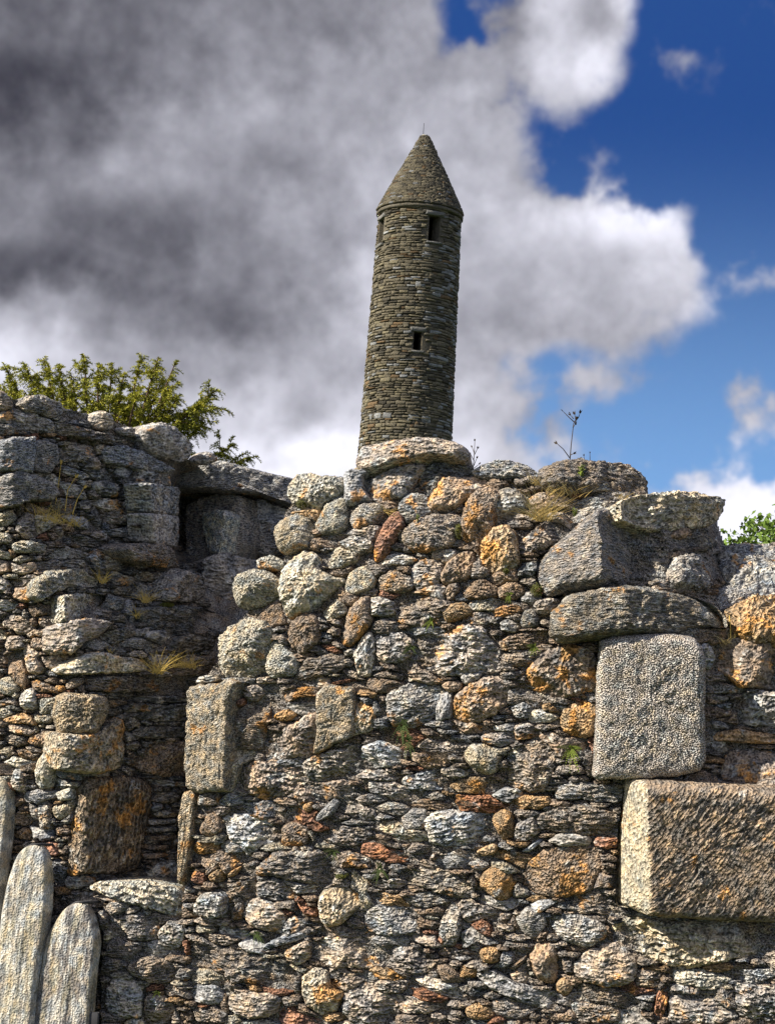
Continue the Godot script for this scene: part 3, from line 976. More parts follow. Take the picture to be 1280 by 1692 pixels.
const LEFT_STONES := [
	"y 9 b a109:.7:.8| 92,1028 95,988 100,985 140,980 180,985 172,998 150,1015 110,1028",
	"g 10 b a130:.5:.8| 72,1062 75,1040 105,1028 150,1022 185,1028 172,1045 135,1065 120,1078 88,1080 75,1075",
	"y 11 b a160:.4:.5| 92,1108 120,1088 150,1078 175,1078 205,1085 250,1090 255,1110 215,1112 162,1112 100,1115",
	"g 12 b a160:.4:.32| 140,1120 160,1116 225,1116 318,1120 322,1142 250,1145 175,1144 140,1140",
	"g 5 r | 108,1130 120,1120 138,1120 135,1132 110,1140",
	"o 5 r | 90,1140 95,1130 108,1135 105,1145",
	"t 13 b a156:.25:.9| 98,1152 108,1146 155,1148 175,1152 180,1170 170,1192 155,1209 100,1210 92,1180",
	"t 13 b a150:.25:.5 e q40| 92,1211 125,1212 155,1210 190,1188 205,1192 208,1242 200,1270 150,1275 95,1270 90,1242",
	"d 6 f | 205,1178 235,1161 262,1165 318,1162 318,1190 250,1192 212,1180",
	"d 6 f | 185,1152 265,1150 318,1152 318,1160 225,1160",
	"d 6 f | 225,1210 240,1202 280,1200 315,1205 315,1218 250,1220 228,1216",
	"b 7 b | 230,1262 248,1230 270,1226 315,1228 312,1282 270,1282 232,1270",
	"d 5 f | 250,1288 312,1292 312,1300 262,1299",
	"g 5 b | 252,1324 265,1310 289,1308 299,1317 285,1328",
	"y 5 f | 254,1345 269,1339 295,1343 292,1350 262,1351",
	"s 5 f | 246,1355 292,1353 294,1360 250,1363",
	"s 5 f | 241,1368 290,1366 293,1373 246,1376",
	"b 5 f | 250,1382 293,1379 295,1387 252,1389",
	"b 5 f | 236,1395 292,1397 294,1404 240,1404",
	"b 5 f | 234,1411 268,1409 288,1414 240,1420",
	"y 8 r | 242,1448 262,1428 289,1421 299,1438 299,1455 269,1458",
	"m 13 b a138:.9:.25 e q82| 116,1445 121,1364 128,1307 141,1283 202,1283 242,1287 255,1300 249,1347 238,1391 228,1438 188,1445 144,1441",
	"y 9 f | 54,984 59,960 87,943 134,940 165,960 161,970 111,970 84,980 67,994",
	"g 6 b | 7,1064 13,1051 37,1051 40,1071 10,1074",
	"b 6 r | 50,1064 57,1051 77,1058 77,1074 57,1074",
	"y 8 r | 57,1293 60,1259 77,1236 89,1239 89,1276 81,1303 64,1299",
	"w 8 r | 17,1289 24,1269 37,1273 42,1293 37,1309 27,1306",
	"y 6 b | 60,1155 94,1152 96,1175 67,1182",
	"w 7 r | 30,1155 44,1135 60,1142 57,1172 37,1172",
	"w 7 b | 64,1327 74,1324 84,1337 84,1367 67,1371",
	"y 6 b | 91,1310 118,1300 121,1320 97,1324",
	"y 6 b | 57,1290 81,1283 87,1300 67,1304",
	"y 6 r | 84,1334 111,1327 118,1347 94,1357",
	"g 8 r | -13,644 10,647 25,671 17,678 -13,679",
	"w 9 r | 34,667 50,654 71,652 87,661 104,664 109,684 84,691 67,684 40,678",
	"d 7 f | -7,691 17,674 50,681 84,694 91,715 44,715 -7,708",
	"d 8 f | -7,704 20,698 57,704 54,718 -7,720",
	"g 12 f | 87,708 101,698 151,711 235,731 238,741 202,738 134,725 94,718",
	"w 8 r | 148,691 168,678 181,684 190,698 185,711 158,708",
	"g 7 r | 191,708 215,704 228,721 202,721",
	"s 11 b F a20:.5:.05| -10,731 20,725 50,725 50,748 44,782 7,778 -10,778",
	"s 10 b F| 52,735 67,728 92,735 94,762 81,782 54,778",
	"g 6 f | 101,748 114,731 151,735 161,751 141,762 107,762",
	"s 10 b F| 171,748 178,738 208,738 242,751 286,775 269,780 218,772 175,765",
	"s 14 b | 238,721 245,704 269,699 292,711 319,731 322,751 302,763 255,751 242,738",
	"g 9 r | 322,762 333,748 349,745 361,762 336,768",
	"s 12 r a24:.6:.1| -10,795 20,778 40,782 81,802 91,815 77,829 34,829 13,839 -10,839",
	"d 6 f | 101,768 134,778 155,788 134,792 104,782",
	"d 7 r | 151,802 171,792 202,802 198,822 168,819",
	"d 7 r | 205,815 235,812 244,822 232,829 208,825",
	"d 6 f | 202,792 235,788 238,802 215,805",
	"g 8 f | 165,856 188,842 235,839 238,852 215,866 175,864",
	"s 16 b a339:.8:.0 F| 262,788 296,768 339,763 369,767 430,782 484,795 484,839 430,819 373,815 336,809 292,809 262,809",
	"v 3 b p14 Y30 F| 336,849 366,844 372,852 364,913 349,909 338,882",  # shaped as the sun patch; its brightness is painted by the pale kind
	"s 5 b p8 F| 369,825 393,822 400,862 396,909 366,916 373,856",
	"s 9 r | 403,899 420,869 457,862 480,876 470,909 437,923",
	"d 6 b F| 246,800 292,806 291,850 250,846",
	"s 6 b F| 250,850 291,854 290,902 254,897",
	"d 6 b F| 240,764 272,768 280,802 244,797",
	"s 12 b | 343,930 375,915 430,930 445,960 430,1000 400,1015 360,1015 345,980",
	"s 4 b p10 Y14 F| 311,839 336,825 373,820 396,825 400,896 386,923 336,926 312,916",
	"s 9 b | 400,829 430,825 480,846 477,869 423,862 403,859",
	"d 7 r | 242,839 265,832 279,849 269,866 245,862",
	"d 6 f | 249,869 289,862 302,879 262,882",
	"d 6 f | 175,876 215,871 245,879 235,893 188,886",
	"g 11 r | 225,909 235,901 265,899 296,913 311,929 282,940 249,933 232,926",
	"w 8 f | 151,923 165,909 202,916 222,926 215,940 188,943 161,940",
	"s 13 r a286:.4:.2| 249,990 265,960 286,940 309,947 336,970 338,984 316,995 269,994",
	"d 9 f | 232,1007 262,1004 336,1004 366,1014 363,1041 302,1044 252,1041 242,1024",
	"d 8 f | 275,1078 292,1054 319,1049 359,1058 353,1071 302,1081",
	"g 7 f | 282,1108 312,1088 356,1084 356,1115 289,1115",
	"g 6 f | 316,1125 336,1115 363,1116 356,1130",
	"g 9 b | 30,862 44,846 57,852 59,889 40,889 27,876",
	"y 7 f | 57,852 81,852 107,862 77,876 64,886",
	"y 6 f | 20,899 40,893 77,899 74,913 27,913",
	"y 6 f | 20,926 37,916 54,923 34,933",
	"g 7 b | 181,846 148,829 175,822 215,832 208,842",
	"d 7 b | 97,795 134,802 148,825 111,822",
	"y 6 f | -7,849 20,842 30,856 13,869 -7,869",
	"y 6 b | -7,879 17,882 20,896 -7,899",
	"g 7 f | 134,748 161,755 168,775 141,775",
	"d 7 f | 242,785 269,782 282,795 255,809 235,802",
	"d 6 r | 205,839 202,829 235,829 242,839",
]


func _ready() -> void:
	aim = Basis(Vector3.RIGHT, deg_to_rad(5.8)) * Basis(Vector3.BACK, deg_to_rad(3.7))
	rng.seed = 20
	for n in [[big, 2.6, 3], [mid, 11.0, 3], [fine, 42.0, 2], [blot, 9.0, 4]]:
		n[0].seed = 5 + n[2]
		n[0].noise_type = FastNoiseLite.TYPE_SIMPLEX_SMOOTH
		n[0].frequency = n[1]
		n[0].fractal_octaves = n[2]
	# camera
	var cam := Camera3D.new()
	cam.name = "camera"
	cam.transform = Transform3D(aim, EYE)
	cam.fov = 35.0
	cam.near = 0.05
	cam.far = 4000.0
	add_child(cam)
	# sky and sun
	var env := Environment.new()
	env.background_mode = Environment.BG_SKY
	env.tonemap_mode = Environment.TONE_MAPPER_LINEAR
	env.tonemap_exposure = 1.95
	env.sdfgi_enabled = true
	env.ssao_enabled = true
	env.ssil_enabled = true
	var sky := Sky.new()
	var pano := PanoramaSkyMaterial.new()
	pano.panorama = sky_picture()
	sky.sky_material = pano
	env.sky = sky
	var we := WorldEnvironment.new()
	we.name = "surroundings"
	we.environment = env
	add_child(we)
	var az := deg_to_rad(70.0)
	var el := deg_to_rad(38.0)
	sun_dir = Vector3(-sin(az) * cos(el), sin(el), cos(az) * cos(el))
	var sun := DirectionalLight3D.new()
	sun.name = "sun"
	sun.light_color = Color(1.0, 0.96, 0.89)
	sun.light_energy = 1.6
	sun.light_angular_distance = 0.5
	sun.shadow_enabled = true
	sun.basis = Basis.looking_at(-sun_dir, Vector3.UP)
	add_child(sun)
	make_materials()
	ground()
	tower()
	main_wall()
	left_wall()
	gravestones()
	trees()
	plants()
	print("built in ", Time.get_ticks_msec() / 1000.0, " s")


# ------------------------------------------------------------------ sky
# Brightness of the cloud and how much of it there is, by heading and height (rows go down, columns to the right, about 1.7 degrees apart).
const CLOUD_LIGHT := [
	"3333444455475955", "1234445555578555", "3345555566665555", "4455545676656555", "4333455666779965", "2233445776666777",
	"6544345775566675", "8765556666666555", "7777776777656556", "7788889988776668", "9999999999777789", "9999999999988889"]
const CLOUD_COVER := [
	"9999999982689102", "9999999999686121", "9999999999832110", "9999999999932100", "9999999999998510", "9999999999999924",
	"9999999999999721", "9999999999535301", "9999999999653115", "9999999999862113", "9999999998765578", "9999999999999999"]


func chart_digit(rows: Array, x: float, y: float) -> float:
	var cx := clampf(x, 0.0, 15.0)
	var cy := clampf(y, 0.0, 11.0)
	var i := mini(int(cx), 14)
	var j := mini(int(cy), 10)
	var u := smooth(0.0, 1.0, cx - i)
	var w := smooth(0.0, 1.0, cy - j)
	var r0: String = rows[j]
	var r1: String = rows[j + 1]
	var a := lerpf(r0.unicode_at(i) - 48.0, r0.unicode_at(i + 1) - 48.0, u)
	var b := lerpf(r1.unicode_at(i) - 48.0, r1.unicode_at(i + 1) - 48.0, u)
	return lerpf(a, b, w) / 9.0


func sky_color(dir: Vector3, n: FastNoiseLite, m: FastNoiseLite) -> Color:
	var l := aim.transposed() * dir
	var el := asin(clampf(dir.y, -1.0, 1.0))
	var blue := Color(0.22, 0.43, 0.78).lerp(Color(0.022, 0.075, 0.27), smooth(0.05, 0.36, el))
	var q := dir * 9.0 + Vector3(100, 100, 100)
	var warp := n.get_noise_3dv(q)
	var warp2 := n.get_noise_3dv(q + Vector3(40, 0, 9))
	var wisp := m.get_noise_3dv(q)
	var lit := 0.9 + 0.2 * warp2
	var cover := smooth(-0.15, 0.3, warp + 0.1)
	if l.z < -0.2:
		var gx := (640.0 - l.x / l.z * FOCAL - 40.0) / 80.0
		var gy := (846.0 + l.y / l.z * FOCAL - 40.0) / 80.0
		var near := smooth(9.0, 1.0, maxf(maxf(-gx, gx - 15.0), maxf(-gy, gy - 11.0)))
		if near > 0.0:
			var wx := gx + 0.55 * warp + 0.3 * wisp
			var wy := gy + 0.45 * warp2 + 0.3 * wisp
			lit = lerpf(lit, chart_digit(CLOUD_LIGHT, wx, wy), near)
			cover = lerpf(cover, chart_digit(CLOUD_COVER, wx, wy), near)
	cover = smooth(0.2, 0.8, cover + (0.2 + 2.0 * cover * (1.0 - cover)) * wisp)
	lit = clampf(lit + 0.11 * wisp + 0.07 * m.get_noise_3dv(q * 2.7) + 0.05 * warp2, 0.0, 1.0)
	var g := 0.045 + 0.93 * pow(lit, 1.9)
	var cloud := Color(g * 0.96, g * 0.96, g * 1.07 + 0.012)
	return blue.lerp(cloud, cover) / 1.8


func sky_picture() -> ImageTexture:
	var n := FastNoiseLite.new()
	n.seed = 3
	n.noise_type = FastNoiseLite.TYPE_SIMPLEX_SMOOTH
	n.frequency = 0.7
	n.fractal_octaves = 4
	var m := FastNoiseLite.new()
	m.seed = 8
	m.noise_type = FastNoiseLite.TYPE_SIMPLEX_SMOOTH
	m.frequency = 2.6
	m.fractal_octaves = 6
	m.fractal_gain = 0.58
	var full := patch_of_sky(n, m, 0, 0, 512, 256, 512)
	full.resize(4096, 2048, Image.INTERPOLATE_CUBIC)
	# finer where the clouds in view are: headings -19 to 19 degrees, heights -2 to 30
	var fine_part := patch_of_sky(n, m, -216, 680, 432, 368, 4096)
	full.blit_rect(fine_part, Rect2i(0, 0, 216, 368), Vector2i(4096 - 216, 680))
	full.blit_rect(fine_part, Rect2i(216, 0, 216, 368), Vector2i(0, 680))
	return ImageTexture.create_from_image(full)


func patch_of_sky(n: FastNoiseLite, m: FastNoiseLite, x0: int, y0: int, w: int, h: int, width: int) -> Image:
	var data := PackedByteArray()
	data.resize(w * h * 3)
	var k := 0
	for j in h:
		var up := PI / 2.0 - (y0 + j + 0.5) / (width / 2.0) * PI
		for i in w:
			var a := (x0 + i + 0.5) / width * TAU
			var c := sky_color(Vector3(sin(a) * cos(up), sin(up), -cos(a) * cos(up)), n, m).linear_to_srgb()
			data[k] = clampi(int(c.r * 255.0 + rng.randf()), 0, 255)
			data[k + 1] = clampi(int(c.g * 255.0 + rng.randf()), 0, 255)
			data[k + 2] = clampi(int(c.b * 255.0 + rng.randf()), 0, 255)
			k += 3
	return Image.create_from_data(w, h, false, Image.FORMAT_RGB8, data)


# ------------------------------------------------------------------ ground
func ground() -> void:
	var v := PackedVector3Array()
	var idx := PackedInt32Array()
	var rings := [0.0, 4.0, 8.0, 14.0, 25.0, 50.0, 120.0, 300.0, 900.0, 2500.0]
	var n := 48
	for r in rings:
		for k in n:
			var a := TAU * k / n
			var p := Vector3(cos(a) * r, 0.0, sin(a) * r - 6.0)
			p.y = 0.05 * big.get_noise_2d(p.x * 0.2, p.z * 0.2)
			v.append(p)
	for r in rings.size() - 1:
		for k in n:
			var a := r * n + k
			var b := r * n + (k + 1) % n
			idx.append_array([a, a + n, b + n, a, b + n, b])
	var m := plain("turf", Color(0.075, 0.10, 0.03))
	var t := NoiseTexture2D.new()
	t.width = 512
	t.height = 512
	t.seamless = true
	var tn := FastNoiseLite.new()
	tn.seed = 4
	tn.frequency = 0.03
	tn.fractal_octaves = 5
	t.noise = tn
	var ramp := Gradient.new()
	ramp.set_color(0, Color(0.55, 0.6, 0.5))
	ramp.set_color(1, Color(1.0, 0.97, 0.8))
	t.color_ramp = ramp
	m.albedo_texture = t
	m.uv1_triplanar = true
	m.uv1_world_triplanar = true
	m.uv1_scale = Vector3.ONE * 0.35
	var o := put("ground", finish(v, idx), m)
	o.set_meta("kind", "structure")
	o.set_meta("label", "mown grass of the graveyard around the ruin")


# ------------------------------------------------------------------ the round tower
const AXIS := Vector3(0.70, 0.0, -84.0)
const CORNICE := 26.2
const TIP := 30.6


func tower_radius(y: float) -> float:
	return lerpf(2.40, 2.16, clampf((y - 13.0) / 13.2, -1.0, 1.0))


func around(th: float, r: float, y: float) -> Vector3:   # th turns from the side that faces the camera to the right
	return Vector3(sin(th) * r, y, cos(th) * r)


# window openings: heading, sill, width, height
const TOWER_WINDOWS := [[0.37, 24.35, 0.62, 1.38], [-1.22, 24.35, 0.66, 1.38], [1.94, 24.35, 0.62, 1.38], [3.5, 24.35, 0.62, 1.38], [0.125, 18.55, 0.42, 0.98], [2.6, 14.6, 0.42, 0.98]]


func in_window(th: float, y: float, grow: float) -> bool:
	for w in TOWER_WINDOWS:
		var d := absf(wrapf(th - w[0], -PI, PI)) * tower_radius(y)
		if d < w[2] / 2.0 + grow and y > w[1] - grow and y < w[1] + w[3] + grow:
			return true
	return false


func tower() -> void:
	var t := thing("round_tower", "tall round stone tower with a conical stone cap", "tower", AXIS)
	var mortar: StandardMaterial3D = mats.mortar
	# shaft: a shell with real openings
	var ths := PackedFloat32Array()
	var ys := PackedFloat32Array()
	for k in 120:
		ths.append(-PI + TAU * k / 120.0)
	for w in TOWER_WINDOWS:
		var half: float = w[2] / 2.0 / tower_radius(w[1])
		ths.append(wrapf(w[0] - half, -PI, PI))
		ths.append(wrapf(w[0] + half, -PI, PI))
	ths.sort()
	for k in 53:
		ys.append(CORNICE * k / 52.0)
	for y in [24.35, 25.73, 18.55, 19.53, 14.6, 15.58]:
		ys.append(y)
	ys.sort()
	var v := PackedVector3Array()
	var idx := PackedInt32Array()
	var col := PackedColorArray()
	var nt := ths.size()
	var stain := Color(0.19, 0.17, 0.13) / 0.58
	var wall := 0.75
	for shell in 2:
		for y in ys:
			for th in ths:
				v.append(around(th, tower_radius(y) - 0.05 - shell * wall, y))
				col.append(stain)
	var layer := nt * ys.size()
	for j in ys.size() - 1:
		for i in nt:
			var i2 := (i + 1) % nt
			var th2 := ths[i2] if i2 > 0 else ths[0] + TAU
			var a := j * nt + i
			var b := j * nt + i2
			var hole := in_window((ths[i] + th2) / 2.0, (ys[j] + ys[j + 1]) / 2.0, -0.001)
			if hole:
				for e in [[-1, 0, a, a + nt], [1, 0, b + nt, b], [0, -1, b, a], [0, 1, a + nt, b + nt]]:
					var ii: int = (i + e[0] + nt) % nt
					var ii2: int = (ii + 1) % nt
					var jj: int = j + e[1]
					var mid_th: float = (ths[ii] + (ths[ii2] if ii2 > 0 else ths[0] + TAU)) / 2.0
					if not in_window(mid_th, (ys[jj] + ys[jj + 1]) / 2.0, -0.001):
						var p: int = e[2]
						var q: int = e[3]
						idx.append_array([p, q, q + layer, p, q + layer, p + layer])
			else:
				idx.append_array([a, a + nt, b + nt, a, b + nt, b])
				idx.append_array([a + layer, b + nt + layer, a + nt + layer, a + layer, b + layer, b + nt + layer])
	put("shaft", finish(v, idx, col), mortar, t)
	# cap core
	v = PackedVector3Array()
	idx = PackedInt32Array()
	col = PackedColorArray()
	for k in 14:
		var f := k / 13.0
		for i in 60:
			var th := TAU * i / 60.0
			v.append(around(th, cap_radius(f) - 0.04, lerpf(CORNICE + 0.1, TIP, f)))
			col.append(stain)
	for k in 13:
		for i in 60:
			var a := k * 60 + i
			var b := k * 60 + (i + 1) % 60
			idx.append_array([a, a + 60, b + 60, a, b + 60, b])
	var cap := put("cap", finish(v, idx, col), mortar, t)
	# cornice ring
	var cs := SurfaceTool.new()
	v = PackedVector3Array()
	idx = PackedInt32Array()
	col = PackedColorArray()
	var prof := [Vector2(2.12, -0.12), Vector2(2.22, -0.13), Vector2(2.29, -0.08), Vector2(2.30, 0.0), Vector2(2.26, 0.05), Vector2(2.10, 0.13)]
	for i in 96:
		var th := TAU * i / 96.0
		for q in prof:
			v.append(around(th, q.x + 0.05 * mid.get_noise_2d(th * 1.4, q.y * 4.0), CORNICE + q.y + 0.02 * mid.get_noise_2d(th * 3.0, 9.0)))
			col.append(Color(0.17, 0.155, 0.125) / 0.58)
	var np := prof.size()
	for i in 96:
		for k in np - 1:
			var a := i * np + k
			var b := (i + 1) % 96 * np + k
			idx.append_array([a, a + 1, b + 1, a, b + 1, b])
	put("cornice", finish(v, idx, col), mats.rough, t)
	# lightning rod
	var rod := CylinderMesh.new()
	rod.top_radius = 0.012
	rod.bottom_radius = 0.02
	rod.height = 0.95
	var r := put("lightning_rod", rod, mats.iron, t)
	r.position = Vector3(-0.1, TIP + 0.22, 0.0)
	var coll := CylinderMesh.new()
	coll.top_radius = 0.16
	coll.bottom_radius = 0.25
	coll.height = 0.28
	var cpm := coll
	var tip_ := put("cap_stone", cpm, mats.rough, t)
	tip_.position = Vector3(0, TIP - 0.1, 0)
	# lintels, sills and jambs of the openings that show
	for w in TOWER_WINDOWS:
		var heights := [[w[1] + w[3] + 0.11, w[2] + 0.45, 0.24], [w[1] - 0.07, w[2] + 0.35, 0.14]]
		for h in heights:
			var s := put("lintel" if h == heights[0] else "sill", tower_block(h[1], h[2], 0.34), mats.slate, t)
			s.position = around(w[0], tower_radius(h[0]) - 0.13, h[0])
			s.rotation.y = w[0]
	# coursed rubble: a few variants of flat schist blocks, each stone its own place
	var kinds: Array[ArrayMesh] = []
	for k in 10:
		kinds.append(tower_block(1.0, 1.0, 1.0, k))
	var spots := []
	var y := 6.0
	while y < CORNICE - 0.14:
		var h := rng.randf_range(0.08, 0.19)
		var th := rng.randf() * 0.2
		var end := th + TAU
		while th < end:
			var w := rng.randf_range(0.2, 0.6) * (1.5 if rng.randf() < 0.12 else 1.0)
			var tc := th + w / 2.0 / 2.3
			th += (w + 0.012) / 2.3
			var hh := h * (rng.randf_range(0.45, 0.8) if rng.randf() < 0.3 else rng.randf_range(0.8, 1.25))
			if in_window(tc, y + h / 2.0, w * 0.5 + 0.015):
				continue
			spots.append([tc, y + h / 2.0 + rng.randf_range(-0.02, 0.02), w, hh, 0.0])
		y += h + 0.008
	for big_one in [[0.12, 15.05, 0.55, 0.42], [0.42, 15.05, 0.5, 0.40], [0.15, 16.75, 0.42, 0.36], [0.1, 17.3, 0.5, 0.22], [-0.7, 15.1, 0.45, 0.3], [-0.45, 15.1, 0.5, 0.3], [-0.95, 15.1, 0.4, 0.3], [0.1, 22.0, 0.5, 0.3], [0.5, 19.6, 0.5, 0.2], [0.75, 22.9, 0.6, 0.3], [0.2, 23.6, 0.5, 0.34]]:
		spots.append([big_one[0], big_one[1], big_one[2], big_one[3], 1.0])
	# the largest stones on the side that shows are parts of their own, the rest one mass
	var order := []
	for k in spots.size():
		var s = spots[k]
		var facing := cos(wrapf(s[0], -PI, PI))
		order.append([(s[2] * s[3] if facing > 0.25 and s[1] > 13.6 else 0.0) + s[4], k])
	order.sort_custom(func(a, b): return a[0] > b[0])
	var big_ids := {}
	for k in mini(280, order.size()):
		big_ids[order[k][1]] = true
	var place := func(s: Array) -> Transform3D:
		var rr := tower_radius(s[1]) - 0.05 + rng.randf_range(-0.03, 0.03)
		return Transform3D(Basis(Vector3.UP, s[0]) * Basis(Vector3.BACK, rng.randf_range(-0.09, 0.09)) * Basis.from_scale(Vector3(s[2], s[3], 0.17)), around(s[0], rr, s[1]))
	var rest: Array[Transform3D] = []
	var tints: Array[Color] = []
	var tinted := {}
	for k in spots.size():
		var s: Array = spots[k]
		var tf: Transform3D = place.call(s)
		var c := tower_tint(s)
		if big_ids.has(k):
			var key := "%d" % int(c.r * 18.0) + "_%d" % int(c.b * 18.0)
			if not tinted.has(key):
				var m: StandardMaterial3D = mats.rough.duplicate()
				m.albedo_color = c.linear_to_srgb()
				m.uv1_scale = Vector3.ONE * 0.6
				m.heightmap_scale = 4.0
				tinted[key] = m
			var o := put("stone", kinds[k % 10], tinted[key], t)
			o.transform = tf
		else:
			rest.append(tf)
			tints.append(c)
	scatter("rubble_stone", kinds[0], rest, tints, t)
	# cap courses
	var cap_tf: Array[Transform3D] = []
	var cap_tint: Array[Color] = []
	var f := 0.0
	while f < 0.975:
		var h := rng.randf_range(0.08, 0.13)
		var rad := cap_radius(f)
		var th := rng.randf()
		var end := th + TAU
		while th < end - 0.05:
			var w := minf(rng.randf_range(0.16, 0.46), rad * 0.9)
			var tc := th + w / 2.0 / rad
			th += (w + 0.01) / rad
			cap_tf.append(Transform3D(Basis(Vector3.UP, tc) * Basis(Vector3.RIGHT, -0.46) * Basis.from_scale(Vector3(w, h * 1.15, 0.16)), around(tc, rad - 0.035 + rng.randf_range(-0.025, 0.035), lerpf(CORNICE + 0.1, TIP, f) + h * 0.5)))
			cap_tint.append(tower_tint([tc, 27.0, w, h, 0.0]))
		f += h * 0.93 / (TIP - CORNICE)
	scatter("cap_slab", kinds[3], cap_tf, cap_tint, t)


func cap_radius(f: float) -> float:
	return lerpf(2.27, 0.14, pow(f, 1.04))


func tower_tint(s: Array) -> Color:
	var c := Color(0.375, 0.335, 0.245)
	var pick := rng.randf()
	if pick < 0.18:
		c = Color(0.20, 0.185, 0.15)
	elif pick < 0.32:
		c = Color(0.46, 0.41, 0.28)
	elif pick < 0.37:
		c = Color(0.38, 0.27, 0.16)
	# pale lichen grows in patches on the rain side
	var n := blot.get_noise_2d(s[0] * 0.14, s[1] * 0.06)
	if s[0] > 0.0 and s[1] < 26.0 and s[0] < 1.6 and 0.6 * n + 0.22 * sin(s[0]) + rng.randf_range(-0.5, 0.5) > 0.44 or s[4] > 0.5 or rng.randf() < 0.05:
		c = Color(0.60, 0.62, 0.63)
	if s[1] > CORNICE:
		c = c * 0.8
	return c * rng.randf_range(0.82, 1.4)


func tower_block(w: float, h: float, d: float, variant := -1) -> ArrayMesh:
	# a rough block whose front is broken and whose edges are rounded
	var v := PackedVector3Array()
	var idx := PackedInt32Array()
	var col := PackedColorArray()
	var sx := [-0.5, -0.42, 0.0, 0.42, 0.5]
	var sy := [-0.5, -0.36, 0.36, 0.5]
	var off := Vector2(rng.randf(), rng.randf()) * 4.0
	for j in 4:
		for i in 5:
			var edge := (i == 0 or i == 4 or j == 0 or j == 3)
			var jit := Vector3(rng.randf_range(-0.04, 0.04), rng.randf_range(-0.06, 0.06), rng.randf_range(-0.14, 0.1))
			v.append(Vector3((sx[i] + jit.x) * w, (sy[j] + jit.y) * h, (0.5 + jit.z - (0.28 if edge else 0.0)) * d))
	for k in [0, 1, 2, 3, 4, 9, 14, 19, 18, 17, 16, 15, 10, 5]:
		v.append(Vector3(v[k].x, v[k].y, -0.5 * d))
	for j in 3:
		for i in 4:
			var a := j * 5 + i
			idx.append_array([a, a + 5, a + 6, a, a + 6, a + 1])
	var ring := [0, 1, 2, 3, 4, 9, 14, 19, 18, 17, 16, 15, 10, 5]
	for k in 14:
		var a: int = ring[k]
		var b: int = ring[(k + 1) % 14]
		idx.append_array([a, b, 20 + (k + 1) % 14, a, 20 + (k + 1) % 14, 20 + k])
	for q in v:
		col.append((Color(0.24, 0.24, 0.23) / 0.58) if variant < 0 else Color(1.5, 1.5, 1.5))
	return finish(v, idx, col)


func scatter(called: String, mesh: Mesh, tf: Array[Transform3D], tints: Array[Color], parent: Node3D) -> void:
	var mm := MultiMesh.new()
	mm.transform_format = MultiMesh.TRANSFORM_3D
	mm.use_colors = true
	mm.mesh = mesh
	mm.instance_count = tf.size()
	for k in tf.size():
		mm.set_instance_transform(k, tf[k])
		mm.set_instance_color(k, tints[k])
	var o := MultiMeshInstance3D.new()
	o.name = called
	o.multimesh = mm
	o.set_meta("kind", "stuff")
	var m: StandardMaterial3D = mats.rough.duplicate()
	m.uv1_scale = Vector3.ONE * 0.6
	m.heightmap_scale = 4.0
	o.material_override = m
	parent.add_child(o, true)


# ------------------------------------------------------------------ the ruin
func main_wall() -> void:
	var t := thing("ruined_wall", "broken rubble stone wall filling the front, its stepped top under the tower", "wall", spot(800, 1690, 7.6) * Vector3(1, 0, 1))
	var edge := PackedVector2Array()
	for q in ["168,1790", "170,1494", "304,1484", "322,1300", "322,1140", "372,1080", "372,1050", "420,1000", "470,930", "470,850", "500,806", "590,782", "700,780", "780,776", "900,790", "1070,826", "1180,850", "1196,900", "1300,896", "1400,870", "1660,880", "1660,1790"]:
		var xy: PackedStringArray = q.split(",")
		edge.append(Vector2(xy[0].to_float(), xy[1].to_float()))
	core("main", edge, 2.6, 0.9, 0.013, t, "mortar_core")
	var taken := lay_all(MAIN_STONES, "main", t)
	fill_face("main", edge, taken, [[46.0, 15.0, 1.0], [36.0, 11.0, 1.6], [27.0, 7.5, 3.0], [19.0, 5.4, 5.0], [12.0, 3.8, 8.0]], t, 300 - taken.size(), 0.13, 1500)


func left_wall() -> void:
	var t := thing("window_wall", "shaded rubble wall with a splayed window under a slab lintel", "wall", spot(150, 1690, 8.0) * Vector3(1, 0, 1))
	var edge := PackedVector2Array()
	for q in ["-400,1790", "-400,640", "-200,628", "-60,655", "60,664", "170,690", "240,714", "330,772", "400,776", "500,806", "520,1000", "520,1760"]:
		var xy: PackedStringArray = q.split(",")
		edge.append(Vector2(xy[0].to_float(), xy[1].to_float()))
	core("left", edge, 3.2, 0.7, 0.025, t, "mortar_core")
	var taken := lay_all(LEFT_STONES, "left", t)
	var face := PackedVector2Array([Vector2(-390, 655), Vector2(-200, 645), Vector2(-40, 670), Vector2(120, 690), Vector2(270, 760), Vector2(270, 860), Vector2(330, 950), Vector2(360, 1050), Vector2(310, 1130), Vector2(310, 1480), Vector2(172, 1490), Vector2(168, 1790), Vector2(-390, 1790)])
	fill_face("left", face, taken, [[26.0, 12.0, 1.0], [18.0, 8.0, 2.0], [12.0, 5.5, 4.0], [8.0, 4.2, 7.0], [5.5, 3.4, 7.0]], t, 150, 0.06, 1100)


